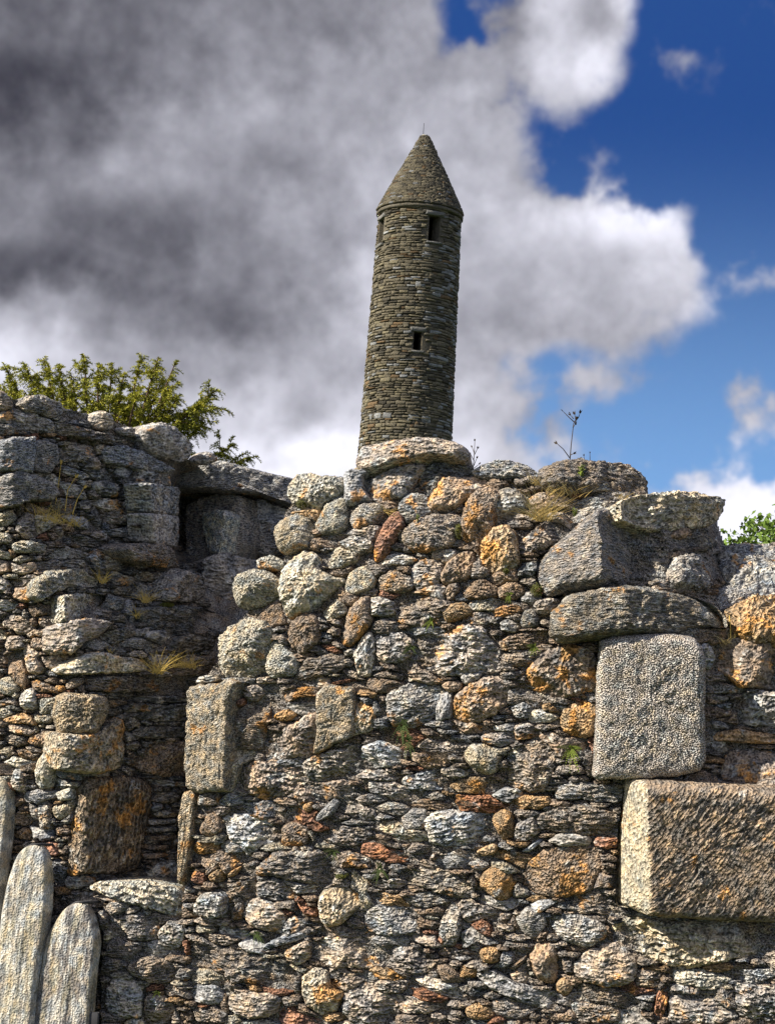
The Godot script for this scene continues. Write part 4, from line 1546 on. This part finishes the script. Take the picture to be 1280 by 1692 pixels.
# ------------------------------------------------------------------ gravestones
func gravestones() -> void:
	var rows := [
		["-150,900 -150,60 -80,-10 -20,-5 25,20 56,80 60,160 45,330 20,500 5,700 0,900 0,1400 -150,1400", 7.86, "tall pale gravestone cut off by the left edge, leaning on the wall"],
		["-20,1400 -4,1226 10,760 40,560 80,430 110,370 150,345 190,342 225,365 245,440 250,560 240,720 215,880 195,1000 172,1226 160,1400", 7.72, "larger lichen-white gravestone with a rounded top, between the two others"],
		["160,1400 178,1226 205,930 240,790 280,720 330,650 380,625 430,635 460,690 480,770 490,830 470,950 460,1100 450,1226 445,1400", 7.66, "smaller streaked gravestone with a pointed round top, right of the large pale one"],
	]
	var ties := ["", "135,380 140,358 165,345 212,343|158,1028 185,1022 180,1075 152,1080", "352,660 362,640 385,627 440,628|372,1172 490,1166 488,1240 372,1240"]
	for k in 3:
		var d: float = rows[k][1]
		var px := PackedVector2Array()
		for q in rows[k][0].split(" "):
			var xy: PackedStringArray = q.split(",")
			px.append(Vector2(xy[0].to_float() / 2.977, 1280.0 + xy[1].to_float() / 2.977))
		var c := Vector2.ZERO
		for q in px:
			c += q
		c /= px.size()
		var yaw := Basis(Vector3.UP, deg_to_rad(-24.0 + 5.0 * k)) * Basis(Vector3.RIGHT, deg_to_rad(-5.0))
		var fr := Transform3D(yaw, spot(c.x, c.y, d))
		var plane := Plane(fr.basis.z, fr.origin)
		var inv := fr.affine_inverse()
		var loc := PackedVector2Array()
		for q in px:
			var hit = plane.intersects_ray(EYE, ray(q.x, q.y))
			var l: Vector3 = inv * (hit as Vector3)
			loc.append(Vector2(l.x, l.y))
		loc = outline(loc, 0.25, 2)
		loc = evenly(loc, 150)
		var t := thing("gravestone", rows[k][2], "gravestone", Vector3(fr.origin.x, 0.0, fr.origin.z), "old gravestones leaning on the wall")
		for q in loc.size():
			loc[q] = Vector2(loc[q].y, -loc[q].x)
		var mesh := slab(loc, 0.09, k)
		var o := put("slab", mesh, mats.grave, t)
		o.transform = Transform3D(fr.basis * Basis(Vector3.BACK, PI / 2.0), fr.origin - t.position)
		if ties[k]:
			var n := 0
			for tie in ties[k].split("|"):
				var st := PackedVector3Array()
				for q in tie.split(" "):
					var xy: PackedStringArray = q.split(",")
					var hit = plane.intersects_ray(EYE, ray(xy[0].to_float() / 2.977, 1280.0 + xy[1].to_float() / 2.977))
					st.append((hit as Vector3) + fr.basis.z * 0.012 - t.position)
				if n == 0:
					st.append(st[-1] - fr.basis.z * 0.14)
					put("iron_hook", tube(st, 0.007, 0.007, 6), mats.iron, t)
				else:
					put("iron_bracket", plate(st, fr.basis.z * 0.012), mats.iron, t)
				n += 1


func plate(q: PackedVector3Array, out: Vector3) -> ArrayMesh:
	var v := PackedVector3Array()
	for s in q:
		v.append(s + out)
	for s in q:
		v.append(s - out)
	return finish(v, PackedInt32Array([0, 1, 2, 0, 2, 3, 0, 4, 5, 0, 5, 1, 1, 5, 6, 1, 6, 2, 2, 6, 7, 2, 7, 3, 3, 7, 4, 3, 4, 0]))


# a worn upright slab: rounded edges, a slightly rippled face with a shallow raised band down the middle
func slab(loc: PackedVector2Array, thick: float, k_: int) -> ArrayMesh:
	var n := loc.size()
	var v := PackedVector3Array()
	var col := PackedColorArray()
	var idx := PackedInt32Array()
	var rings := 22
	for k in rings + 3:
		var rho := 1.0 - pow(1.0 - minf(k, rings) / float(rings), 1.4)
		for i in n:
			var xy := loc[i] * maxf(rho, 0.002)
			var z := thick * 0.5 * pow(maxf(0.0, 1.0 - pow(rho, 14.0)), 0.45)
			if k == rings + 1:
				z = -thick * 0.35
			elif k == rings + 2:
				z = -thick * 0.5
				xy *= 0.9
			var s3 := Vector3(xy.y * 3.0, xy.x * 0.5, k_ * 5.0)
			var d1 := mid.get_noise_3dv(s3)
			var d2 := mid.get_noise_3dv(Vector3(xy.x, xy.y, 9.0 + k_))
			if k <= rings:
				z += (0.005 * d1 + 0.003 * d2) * (1.0 - pow(rho, 5.0)) + 0.006 * smooth(0.05, 0.02, absf(xy.y - 0.02))
			v.append(Vector3(xy.x, xy.y, z))
			var c := Color(0.27, 0.255, 0.225) if k_ != 2 else Color(0.19, 0.178, 0.17)
			c = c.lerp(Color(0.50, 0.495, 0.465), 0.9 * smooth(-0.1, 0.22, d1 + 0.2 * d2))
			c = c.lerp(Color(0.42, 0.36, 0.22), 0.45 * smooth(0.0, 0.35, blot.get_noise_3dv(s3 * 0.7 + Vector3(4, 0, 0))))
			c = c / 0.62
			c.a = 1.0
			col.append(c)
	for i in n:
		var j := (i + 1) % n
		for k in rings + 2:
			var a := k * n
			var b := a + n
			idx.append_array([a + i, b + i, b + j, a + i, b + j, a + j])
	return finish(v, idx, col)


# ------------------------------------------------------------------ plants
func tube(path: PackedVector3Array, r0: float, r1: float, sides := 5) -> ArrayMesh:
	var v := PackedVector3Array()
	var idx := PackedInt32Array()
	add_tube(v, idx, path, r0, r1, sides)
	return finish(v, idx)


func add_tube(v: PackedVector3Array, idx: PackedInt32Array, path: PackedVector3Array, r0: float, r1: float, sides: int) -> void:
	var first := v.size()
	for k in path.size():
		var d := (path[mini(k + 1, path.size() - 1)] - path[maxi(k - 1, 0)]).normalized()
		var a := d.cross(Vector3(0.3, 0.2, 1.0)).normalized()
		var b := d.cross(a)
		var r := lerpf(r0, r1, k / float(path.size() - 1))
		for i in sides:
			var th := TAU * i / sides
			v.append(path[k] + (a * cos(th) + b * sin(th)) * r)
	for k in path.size() - 1:
		for i in sides:
			var p := first + k * sides + i
			var q := first + k * sides + (i + 1) % sides
			idx.append_array([p, p + sides, q + sides, p, q + sides, q])


func add_blade(v: PackedVector3Array, idx: PackedInt32Array, root: Vector3, tip: Vector3, sag: Vector3, w: float) -> void:
	var side := (tip - root).cross(Vector3(rng.randf_range(-0.5, 0.5), rng.randf_range(-0.3, 0.3), 1.0)).normalized() * w
	var first := v.size()
	for k in 4:
		var f := k / 3.0
		var p := root.lerp(tip, f) + sag * (f * f)
		var ww := side * (1.0 - f * 0.85)
		v.append(p - ww)
		v.append(p + ww)
	for k in 3:
		var a := first + k * 2
		idx.append_array([a, a + 2, a + 3, a, a + 3, a + 1])


# a leaf with a fold along its middle: root, direction, half width
func add_leaf(v: PackedVector3Array, idx: PackedInt32Array, root: Vector3, along: Vector3, across: Vector3, lift: Vector3) -> void:
	var a := v.size()
	v.append(root)
	v.append(root + along * 0.45 + across + lift)
	v.append(root + along * 0.5)
	v.append(root + along * 0.45 - across + lift)
	v.append(root + along)
	idx.append_array([a, a + 1, a + 2, a, a + 2, a + 3, a + 1, a + 4, a + 2, a + 2, a + 4, a + 3])


func turn_out(s := 1.0) -> Vector3:
	return Vector3(rng.randf_range(-1, 1), rng.randf_range(-1, 1), rng.randf_range(-1, 1)).normalized() * s


func tuft(which: String, px: float, py: float, spread: float, tall: float, count: int, mat: String, called: String, label: String, category: String, group := "", droop := 0.0, side := 0.0) -> void:
	var fr := frame(which, px, py, 12.0)
	var root := fr.origin - ray(px, py) * 0.04
	var v := PackedVector3Array()
	var idx := PackedInt32Array()
	for k in count:
		var b := Vector3(rng.randf_range(-1, 1) * spread * 0.6, rng.randf_range(-0.01, 0.01), rng.randf_range(-0.03, 0.04))
		var lean := Vector3(rng.randf_range(-1, 1) * 0.75 + side, rng.randf_range(0.35, 1.0), rng.randf_range(-0.1, 0.55)).normalized() * tall * rng.randf_range(0.45, 1.1)
		if droop > 0.0:
			lean.y *= 1.0 - droop * rng.randf_range(0.2, 1.6)
		add_blade(v, idx, b, b + lean, Vector3(lean.x * 0.2, -tall * rng.randf_range(0.05, 0.3), 0.02), rng.randf_range(0.0007, 0.0015))
	var o := put(called, finish(v, idx), mats[mat])
	o.position = root
	tag(o, label, category, group)


func fern(which: String, px: float, py: float, tall: float, fronds: int, mat: String, called: String, label: String) -> void:
	var fr := frame(which, px, py, 12.0)
	var v := PackedVector3Array()
	var idx := PackedInt32Array()
	for k in fronds:
		var th := rng.randf_range(-2.7, -0.4) if k % 2 else rng.randf_range(0.2, 2.9)
		var dir := (fr.basis.x * cos(th) + fr.basis.y * (sin(th) * 0.9 + 0.15) + fr.basis.z * rng.randf_range(0.25, 0.7)).normalized()
		var length := tall * rng.randf_range(0.55, 1.0)
		for s in 9:
			var f := (s + 1) / 9.0
			var p := fr.basis.z * 0.03 + dir * length * f + Vector3(0, -tall * 0.35 * f * f, 0)
			var side := dir.cross(fr.basis.z).normalized()
			for sg: float in [-1.0, 1.0]:
				add_leaf(v, idx, p, (side * sg + dir * 0.5) * length * 0.17 * (1.15 - f), dir * 0.0045, fr.basis.z * 0.003)
	var o := put(called, finish(v, idx), mats[mat])
	o.position = fr.origin + fr.basis.z * 0.02
	tag(o, label, "fern")


func moss(which: String, px: float, py: float, w: float, h: float, label: String) -> void:
	var fr := frame(which, px, py, 12.0)
	var v := PackedVector3Array()
	var idx := PackedInt32Array()
	for k in 420:
		var a := rng.randf() * TAU
		var r := sqrt(rng.randf())
		var p := Vector3(cos(a) * r * w, sin(a) * r * h, 0.055 * (1.0 - r * r) + 0.012 * mid.get_noise_2d(k, px))
		add_leaf(v, idx, p, (turn_out(0.5) + Vector3(0, 0.3, 0.6)).normalized() * 0.011, turn_out(0.003), Vector3.ZERO)
	var o := put("moss_cushion", finish(v, idx), mats.moss)
	o.transform = fr
	tag(o, label, "moss", "moss growing in the joints")


func stalk(which: String, paths: Array, thick: float, heads: float, mat: String, called: String, label: String, category: String) -> void:
	var p0 := frame(which, paths[0][0].x, paths[0][0].y, 12.0)
	var d := away(which, paths[0][0].x, paths[0][0].y) - 0.02
	var t := thing(called, label, category, p0.origin)
	var v := PackedVector3Array()
	var idx := PackedInt32Array()
	var hv := PackedVector3Array()
	var hi := PackedInt32Array()
	for path in paths:
		var pts := PackedVector3Array()
		for q in path:
			pts.append(spot(q.x, q.y, d + rng.randf_range(-0.015, 0.015)) - p0.origin)
		add_tube(v, idx, pts, thick, thick * 0.6, 5)
		if heads > 0.0:
			var e := pts[-1]
			var dir := (pts[-1] - pts[-2]).normalized()
			for s in 5:
				add_leaf(hv, hi, e, (dir + turn_out(0.35)).normalized() * heads, turn_out(heads * 0.22), Vector3.ZERO)
	put("stem", finish(v, idx), mats[mat], t)
	if hv.size():
		put("seed_head", finish(hv, hi), mats[mat], t)


func plants() -> void:
	stalk("main", [[Vector2(941, 760), Vector2(943, 735), Vector2(947, 700), Vector2(950, 694)], [Vector2(941, 757), Vector2(930, 742), Vector2(921, 734)], [Vector2(941, 752), Vector2(946, 750)], [Vector2(949, 698), Vector2(940, 690), Vector2(931, 681)], [Vector2(949, 697), Vector2(955, 690), Vector2(957, 684)], [Vector2(946, 706), Vector2(949, 702)], [Vector2(947, 692), Vector2(943, 687)], [Vector2(951, 693), Vector2(949, 686)]], 0.0026, 0.022, "twig", "seed_stalk", "thin bare stalk with forked seed heads, on the boulder at the wall top", "weed")
	stalk("main", [[Vector2(781, 778), Vector2(783, 752), Vector2(784, 730)], [Vector2(782, 770), Vector2(787, 758)], [Vector2(783, 762), Vector2(778, 752)], [Vector2(783, 752), Vector2(788, 742)], [Vector2(783, 748), Vector2(780, 740)], [Vector2(782, 774), Vector2(790, 768)]], 0.0022, 0.016, "twig", "dry_weed", "small dry upright weed just right of the slab under the tower", "weed")
	stalk("main", [[Vector2(974, 766), Vector2(974, 750)], [Vector2(965, 766), Vector2(964, 754)]], 0.0022, 0.013, "twig", "dead_stub", "two short dead stubs on the boulder, right of the forked stalk", "weed")
	tuft("main", 893, 858, 0.09, 0.20, 130, "straw", "grass_tuft", "big fan of straw-coloured dry grass between the top boulders", "grass", "dry grass on the wall")
	tuft("main", 886, 800, 0.04, 0.08, 50, "straw", "grass_tuft", "thin dry grass left of the top boulder, above the big straw fan", "grass", "dry grass on the wall")
	tuft("main", 930, 818, 0.16, 0.10, 70, "straw", "grass_tuft", "low row of dry grass along the foot of the top boulder", "grass", "dry grass on the wall")
	tuft("main", 1027, 826, 0.04, 0.06, 36, "straw", "grass_tuft", "small reddish dry tuft beside the yellowish top slab", "grass", "dry grass on the wall")
	tuft("main", 1196, 1062, 0.03, 0.06, 16, "straw", "grass_tuft", "few pale blades beside the pitted block's top right corner", "grass", "dry grass on the wall")
	stalk("main", [[Vector2(1206, 1055), Vector2(1206, 1035), Vector2(1204, 1017)], [Vector2(1213, 1055), Vector2(1214, 1040)]], 0.004, 0.0, "gold", "weed_stalk", "two orange dry stems beside the orange boulder at the right edge", "weed")
	leafy("main", 955, 808, 0.075, 16, "leafy bright green plant at the foot of the top boulder")
	leafy("main", 693, 868, 0.03, 10, "tiny green plant in the joint by the red slanted stone")
	leafy("main", 950, 860, 0.035, 14, "small green plant under the straw fan, above the two-faced block")
	tuft("left", 80, 862, 0.14, 0.12, 90, "gold", "grass_tuft", "yellow grass clump on the upper left ledge", "grass", "dry grass on the wall")
	tuft("left", 122, 868, 0.05, 0.09, 36, "gold", "grass_tuft", "short yellow grass right of the clump on the upper left ledge", "grass", "dry grass on the wall")
	stalk("left", [[Vector2(92, 832), Vector2(97, 800), Vector2(101, 768)], [Vector2(108, 845), Vector2(112, 810), Vector2(124, 790)], [Vector2(94, 828), Vector2(93, 812)], [Vector2(120, 850), Vector2(128, 825), Vector2(138, 808)]], 0.0028, 0.028, "gold", "grass_stalk", "three tall green-gold grass stalks on the upper left ledge", "grass")
	stalk("left", [[Vector2(225, 905), Vector2(223, 875), Vector2(222, 850)], [Vector2(230, 905), Vector2(228, 885)]], 0.003, 0.012, "root", "red_stalk", "thin reddish stalk standing on the rubble left of the window", "weed")
	tuft("left", 170, 962, 0.03, 0.11, 40, "gold", "grass_tuft", "golden tuft beside the flat stone on the left wall's corner", "grass", "dry grass on the wall")
	tuft("left", 242, 994, 0.03, 0.12, 40, "gold", "grass_tuft", "golden tuft left of the pyramid-shaped grey rock", "grass", "dry grass on the wall")
	tuft("left", 228, 1020, 0.02, 0.08, 24, "gold", "grass_tuft", "little golden tuft under the pyramid-shaped grey rock", "grass", "dry grass on the wall")
	tuft("left", 262, 1112, 0.035, 0.18, 60, "gold", "grass_tuft", "tall golden grass on the step at the wall's broken end", "grass", "dry grass on the wall")
	tuft("left", 305, 1102, 0.10, 0.10, 80, "gold", "grass_tuft", "low golden grass right of the tall clump on the step", "grass", "dry grass on the wall")
	tuft("left", 183, 1078, 0.01, 0.05, 8, "gold", "grass_tuft", "few short blades above the long lintel's left end", "grass", "dry grass on the wall")
	fern("main", 668, 1196, 0.075, 12, "fern", "wall_fern", "dark green fern hanging by the white quartz stone, mid wall")
	fern("main", 676, 1222, 0.07, 9, "fern", "wall_fern", "lower tail of dark green fern under the mid wall fern")
	fern("main", 944, 1236, 0.085, 12, "green", "wall_fern", "brighter green fern left of the big pitted block")
	fern("main", 683, 1068, 0.05, 9, "fern", "wall_fern", "narrow dark fern in the upright joint left of the long grey stone")
	fern("main", 716, 1028, 0.045, 10, "green", "wall_fern", "small green fern just above the long grey stone")
	fern("main", 845, 985, 0.04, 9, "green", "wall_fern", "small green fern left of the long projecting slab")
	fern("main", 885, 1068, 0.04, 10, "green", "wall_fern", "small fern under the long projecting slab")
	fern("main", 555, 1405, 0.05, 9, "fern", "wall_fern", "dark little fern near the wall's lower middle, left one")
	fern("main", 632, 1432, 0.06, 10, "fern", "wall_fern", "dark little fern near the wall's lower middle, right one")
	fern("main", 428, 1540, 0.06, 10, "fern", "wall_fern", "dark fern low on the wall right of the gravestones")
	fern("main", 262, 1636, 0.03, 8, "green", "wall_fern", "tiny green fern low on the wall nearest the gravestones")
	tuft("main", 722, 1248, 0.05, 0.085, 110, "root", "dead_fern", "withered brown tuft below the dark green fern", "dead fern", "withered tufts on the wall", 0.9)
	tuft("main", 765, 1326, 0.04, 0.05, 70, "root", "dead_fern", "withered brown tuft over the pale layered stone", "dead fern", "withered tufts on the wall", 0.9)
	tuft("main", 757, 1408, 0.04, 0.05, 70, "root", "dead_fern", "withered brown tuft under the pale layered stone", "dead fern", "withered tufts on the wall", 0.9)
	tuft("main", 627, 1388, 0.03, 0.05, 60, "root", "dead_fern", "withered brown tuft above the right dark little fern", "dead fern", "withered tufts on the wall", 0.9)
	tuft("main", 636, 845, 0.05, 0.07, 40, "straw", "dead_grass", "withered pale grass above the red slanted stone", "grass", "dry grass on the wall", 0.9)
	moss("main", 889, 976, 0.035, 0.035, "yellow-green moss left of the two-faced boulder")
	moss("main", 838, 948, 0.015, 0.012, "moss dab under the orange round stone")
	moss("main", 758, 880, 0.015, 0.04, "moss strip between the orange-flecked stone and the tall brown one")
	moss("main", 502, 836, 0.03, 0.018, "moss under the pale stone at the wall's left shoulder")
	moss("main", 566, 1446, 0.03, 0.012, "moss line along the long flat stone, low middle")
	moss("left", 280, 1462, 0.04, 0.01, "moss line on the niche sill")
	moss("left", 270, 1000, 0.05, 0.012, "moss line under the pyramid-shaped grey rock")


func leafy(which: String, px: float, py: float, tall: float, count: int, label: String) -> void:
	var fr := frame(which, px, py, 12.0)
	var t := thing("green_plant", label, "plant", fr.origin + fr.basis.z * 0.06)
	var v := PackedVector3Array()
	var idx := PackedInt32Array()
	var sv := PackedVector3Array()
	var si := PackedInt32Array()
	for k in 3:
		var top := Vector3(rng.randf_range(-0.4, 0.4), 1.0, rng.randf_range(0.0, 0.4)) * tall * rng.randf_range(0.8, 1.2)
		add_tube(sv, si, PackedVector3Array([Vector3.ZERO, top * 0.5 + Vector3(0.003, 0, 0), top]), 0.0016, 0.001, 4)
		for s in count:
			var p := top * rng.randf_range(0.3, 1.0)
			var out := (turn_out(1.0) + Vector3(0, 0.2, 0.3)).normalized() * tall * rng.randf_range(0.2, 0.36)
			add_leaf(v, idx, p, out, out.cross(turn_out(1.0)).normalized() * tall * 0.075, Vector3(0, 0.003, 0))
	put("stem", finish(sv, si), mats.green, t)
	put("foliage", finish(v, idx), mats.green, t)


# ------------------------------------------------------------------ trees behind the wall
func trees() -> void:
	var leaf := plain("yew needle", Color(0.115, 0.125, 0.018))
	leaf.vertex_color_use_as_albedo = true
	leaf.albedo_color = Color.WHITE
	leaf.backlight_enabled = true
	leaf.backlight = Color(0.35, 0.35, 0.25)
	leaf.roughness = 0.6
	var bark := plain("yew bark", Color(0.10, 0.065, 0.045))
	var d := 11.2
	var base := spot(110, 900, d) * Vector3(1, 0, 1)
	var t := thing("yew_tree", "spreading yew with feathery olive-green shoots behind the left wall", "tree", base)
	var crown := spot(170, 775, d)
	var tv := PackedVector3Array()
	var ti := PackedInt32Array()
	add_tube(tv, ti, PackedVector3Array([Vector3.ZERO, Vector3(0.05, 0.9, 0.03), crown - base]), 0.2, 0.12, 9)
	var lv := PackedVector3Array()
	var li := PackedInt32Array()
	var lc := PackedColorArray()
	var shoots := [
		[8, 604, 0.0], [2, 640, 0.1], [40, 600, -0.1], [58, 622, 0.15], [72, 594, 0.1], [96, 606, -0.05], [118, 618, 0.1], [140, 590, 0.0], [162, 603, -0.12], [186, 602, 0.06],
		[205, 616, -0.1], [234, 588, 0.05], [262, 590, 0.0], [290, 599, -0.06], [270, 622, 0.1], [282, 640, 0.0], [294, 656, -0.05], [250, 655, 0.1], [230, 640, -0.2], [200, 640, 0.2], [170, 636, 0.0],
		[140, 632, -0.2], [105, 640, 0.15], [75, 642, 0.0], [40, 645, -0.15], [20, 655, 0.1], [120, 664, -0.15], [160, 668, 0.2], [200, 672, -0.1], [235, 680, 0.1], [265, 690, 0.0], [180, 690, 0.1],
		[360, 642, 0.0], [345, 662, 0.08], [330, 668, -0.1], [322, 690, 0.1], [310, 680, -0.05], [300, 700, 0.0], [335, 700, 0.12], [384, 737, 0.0], [412, 760, 0.0], [370, 752, 0.05], [318, 720, 0.0], [90, 660, 0.3], [55, 662, -0.3], [215, 655, 0.25]]
	for s in shoots:
		var tip := spot(s[0], s[1], d + s[2] * 1.5) - base
		var from: Vector3
		if s[0] > 296.0:
			from = spot(clampf(s[0] - 70.0, 240.0, 345.0), clampf(s[1] + 75.0, 715.0, 790.0), d) - base
		else:
			from = crown - base + (tip - (crown - base)) * Vector3(0.62, 0.2, 0.5) + Vector3(0, 0.02, 0)
		var limb := PackedVector3Array([crown - base, from, from.lerp(tip, 0.55) + Vector3(0.0, 0.03, 0.0), tip])
		add_tube(tv, ti, PackedVector3Array([limb[0], limb[0].lerp(limb[1], 0.5) - Vector3(0, 0.06, 0), limb[1]]), 0.03, 0.012, 5)
		add_tube(tv, ti, PackedVector3Array([limb[1], limb[2], limb[3]]), 0.011, 0.003, 5)
		# side branches fan out and droop, all of them feathered with short twigs
		var along := (limb[3] - limb[1]).normalized()
		var span := limb[1].distance_to(limb[3])
		var flank := along.cross(Vector3(0, 0, 1)).normalized()
		for k in int(span / 0.02):
			feather(lv, li, lc, limb[2].lerp(limb[3], rng.randf()), along, 0.07)
		for k in int(3 + span * 5.5):
			var f := rng.randf_range(0.05, 0.92)
			var q := limb[1].lerp(limb[2], f * 1.8) if f < 0.55 else limb[2].lerp(limb[3], (f - 0.55) / 0.45)
			var side := (along * rng.randf_range(0.6, 1.2) + flank * rng.randf_range(-1.0, 1.0) + Vector3(0, 0, rng.randf_range(-0.8, 0.8))).normalized()
			var reach := lerpf(0.34, 0.09, f) * rng.randf_range(0.5, 1.2)
			var tip_ := q + side * reach + Vector3(0, -0.25 * reach, 0)
			add_tube(tv, ti, PackedVector3Array([q, q.lerp(tip_, 0.5) + Vector3(0, 0.06 * reach, 0), tip_]), 0.004, 0.0015, 3)
			for z in int(reach / 0.017) + 1:
				var g := z * 0.017 / reach
				feather(lv, li, lc, q.lerp(tip_, g) + Vector3(0, 0.12 * reach * g * (1.0 - g) * 4.0 * 0.5, 0), (tip_ - q).normalized(), lerpf(0.075, 0.04, g))
	put("trunk", finish(tv, ti), bark, t)
	put("crown", finish(lv, li, lc), leaf, t)
	# broadleaf at the right edge
	var d2 := 13.0
	var b2 := spot(1390, 900, d2) * Vector3(1, 0, 1)
	var t2 := thing("leafy_tree", "bright green broadleaf crown showing over the wall at the right edge", "tree", b2)
	var v := PackedVector3Array()
	var idx := PackedInt32Array()
	var col := PackedColorArray()
	var wv := PackedVector3Array()
	var wi := PackedInt32Array()
	var heart := spot(1390, 960, d2) - b2
	add_tube(wv, wi, PackedVector3Array([Vector3.ZERO, heart * Vector3(0.5, 0.5, 0.5) + Vector3(0.04, 0, 0), heart]), 0.14, 0.07, 8)
	for k in 170:
		var q := Vector2(rng.randf_range(1192, 1600), 0)
		var top := 896.0 - 46.0 * smooth(1200, 1290, q.x) - 60.0 * smooth(1310, 1400, q.x) + 60.0 * smooth(1450, 1600, q.x) + 14.0 * sin(q.x * 0.13)
		q.y = top + 110.0 * pow(rng.randf(), 1.4)
		var e := spot(q.x, q.y, d2 + rng.randf_range(-0.4, 0.5)) - b2
		add_tube(wv, wi, PackedVector3Array([heart, heart.lerp(e, 0.5) + Vector3(0, -0.03, 0), e]), 0.014, 0.003, 4)
		for s in 34:
			var p := e + turn_out(rng.randf_range(0.01, 0.13))
			var out := (turn_out(1.0) + Vector3(0, -0.3, 0.3)).normalized() * rng.randf_range(0.035, 0.06)
			var n0 := v.size()
			add_leaf(v, idx, p, out, out.cross(turn_out(1.0)).normalized() * 0.017, Vector3(0, 0.004, 0))
			var c := Color(0.10, 0.16, 0.03) * rng.randf_range(0.7, 1.35)
			for z in v.size() - n0:
				col.append(c)
	put("trunk", finish(wv, wi), bark, t2)
	put("crown", finish(v, idx, col), leaf, t2)


func feather(v: PackedVector3Array, idx: PackedInt32Array, col: PackedColorArray, root: Vector3, along: Vector3, length: float) -> void:
	spray(v, idx, col, root, (turn_out(0.8) + along * 0.9 + Vector3(0, -0.2, 0)).normalized(), length * rng.randf_range(0.6, 1.3))


# a twig of yew: two rows of needles, the tip hanging a little
func spray(v: PackedVector3Array, idx: PackedInt32Array, col: PackedColorArray, root: Vector3, dir: Vector3, length: float) -> void:
	var n := int(length / 0.0075) + 3
	var flat := dir.cross(turn_out(1.0)).normalized()
	var flat2 := dir.cross(flat)
	var tone := Color(0.31, 0.295, 0.035).lerp(Color(0.14, 0.165, 0.03), rng.randf() * 0.8) * rng.randf_range(0.8, 1.3)
	for k in n:
		var f := k / float(n)
		var p := root + dir * length * f + Vector3(0, -length * 0.6 * f * f, 0)
		for sg: float in [-1.0, 1.0]:
			var out := ((flat if k % 3 else flat2) * sg + dir * 0.8 + Vector3(0, -0.2, 0) + turn_out(0.35)).normalized() * 0.024 * (1.1 - 0.5 * f)
			var a := v.size()
			var w := out.cross(turn_out(1.0)).normalized() * 0.0032
			v.append(p - w)
			v.append(p + out * 0.6 - w * 0.6)
			v.append(p + out)
			v.append(p + w)
			idx.append_array([a, a + 1, a + 2, a, a + 2, a + 3])
			for z in 4:
				col.append(tone)
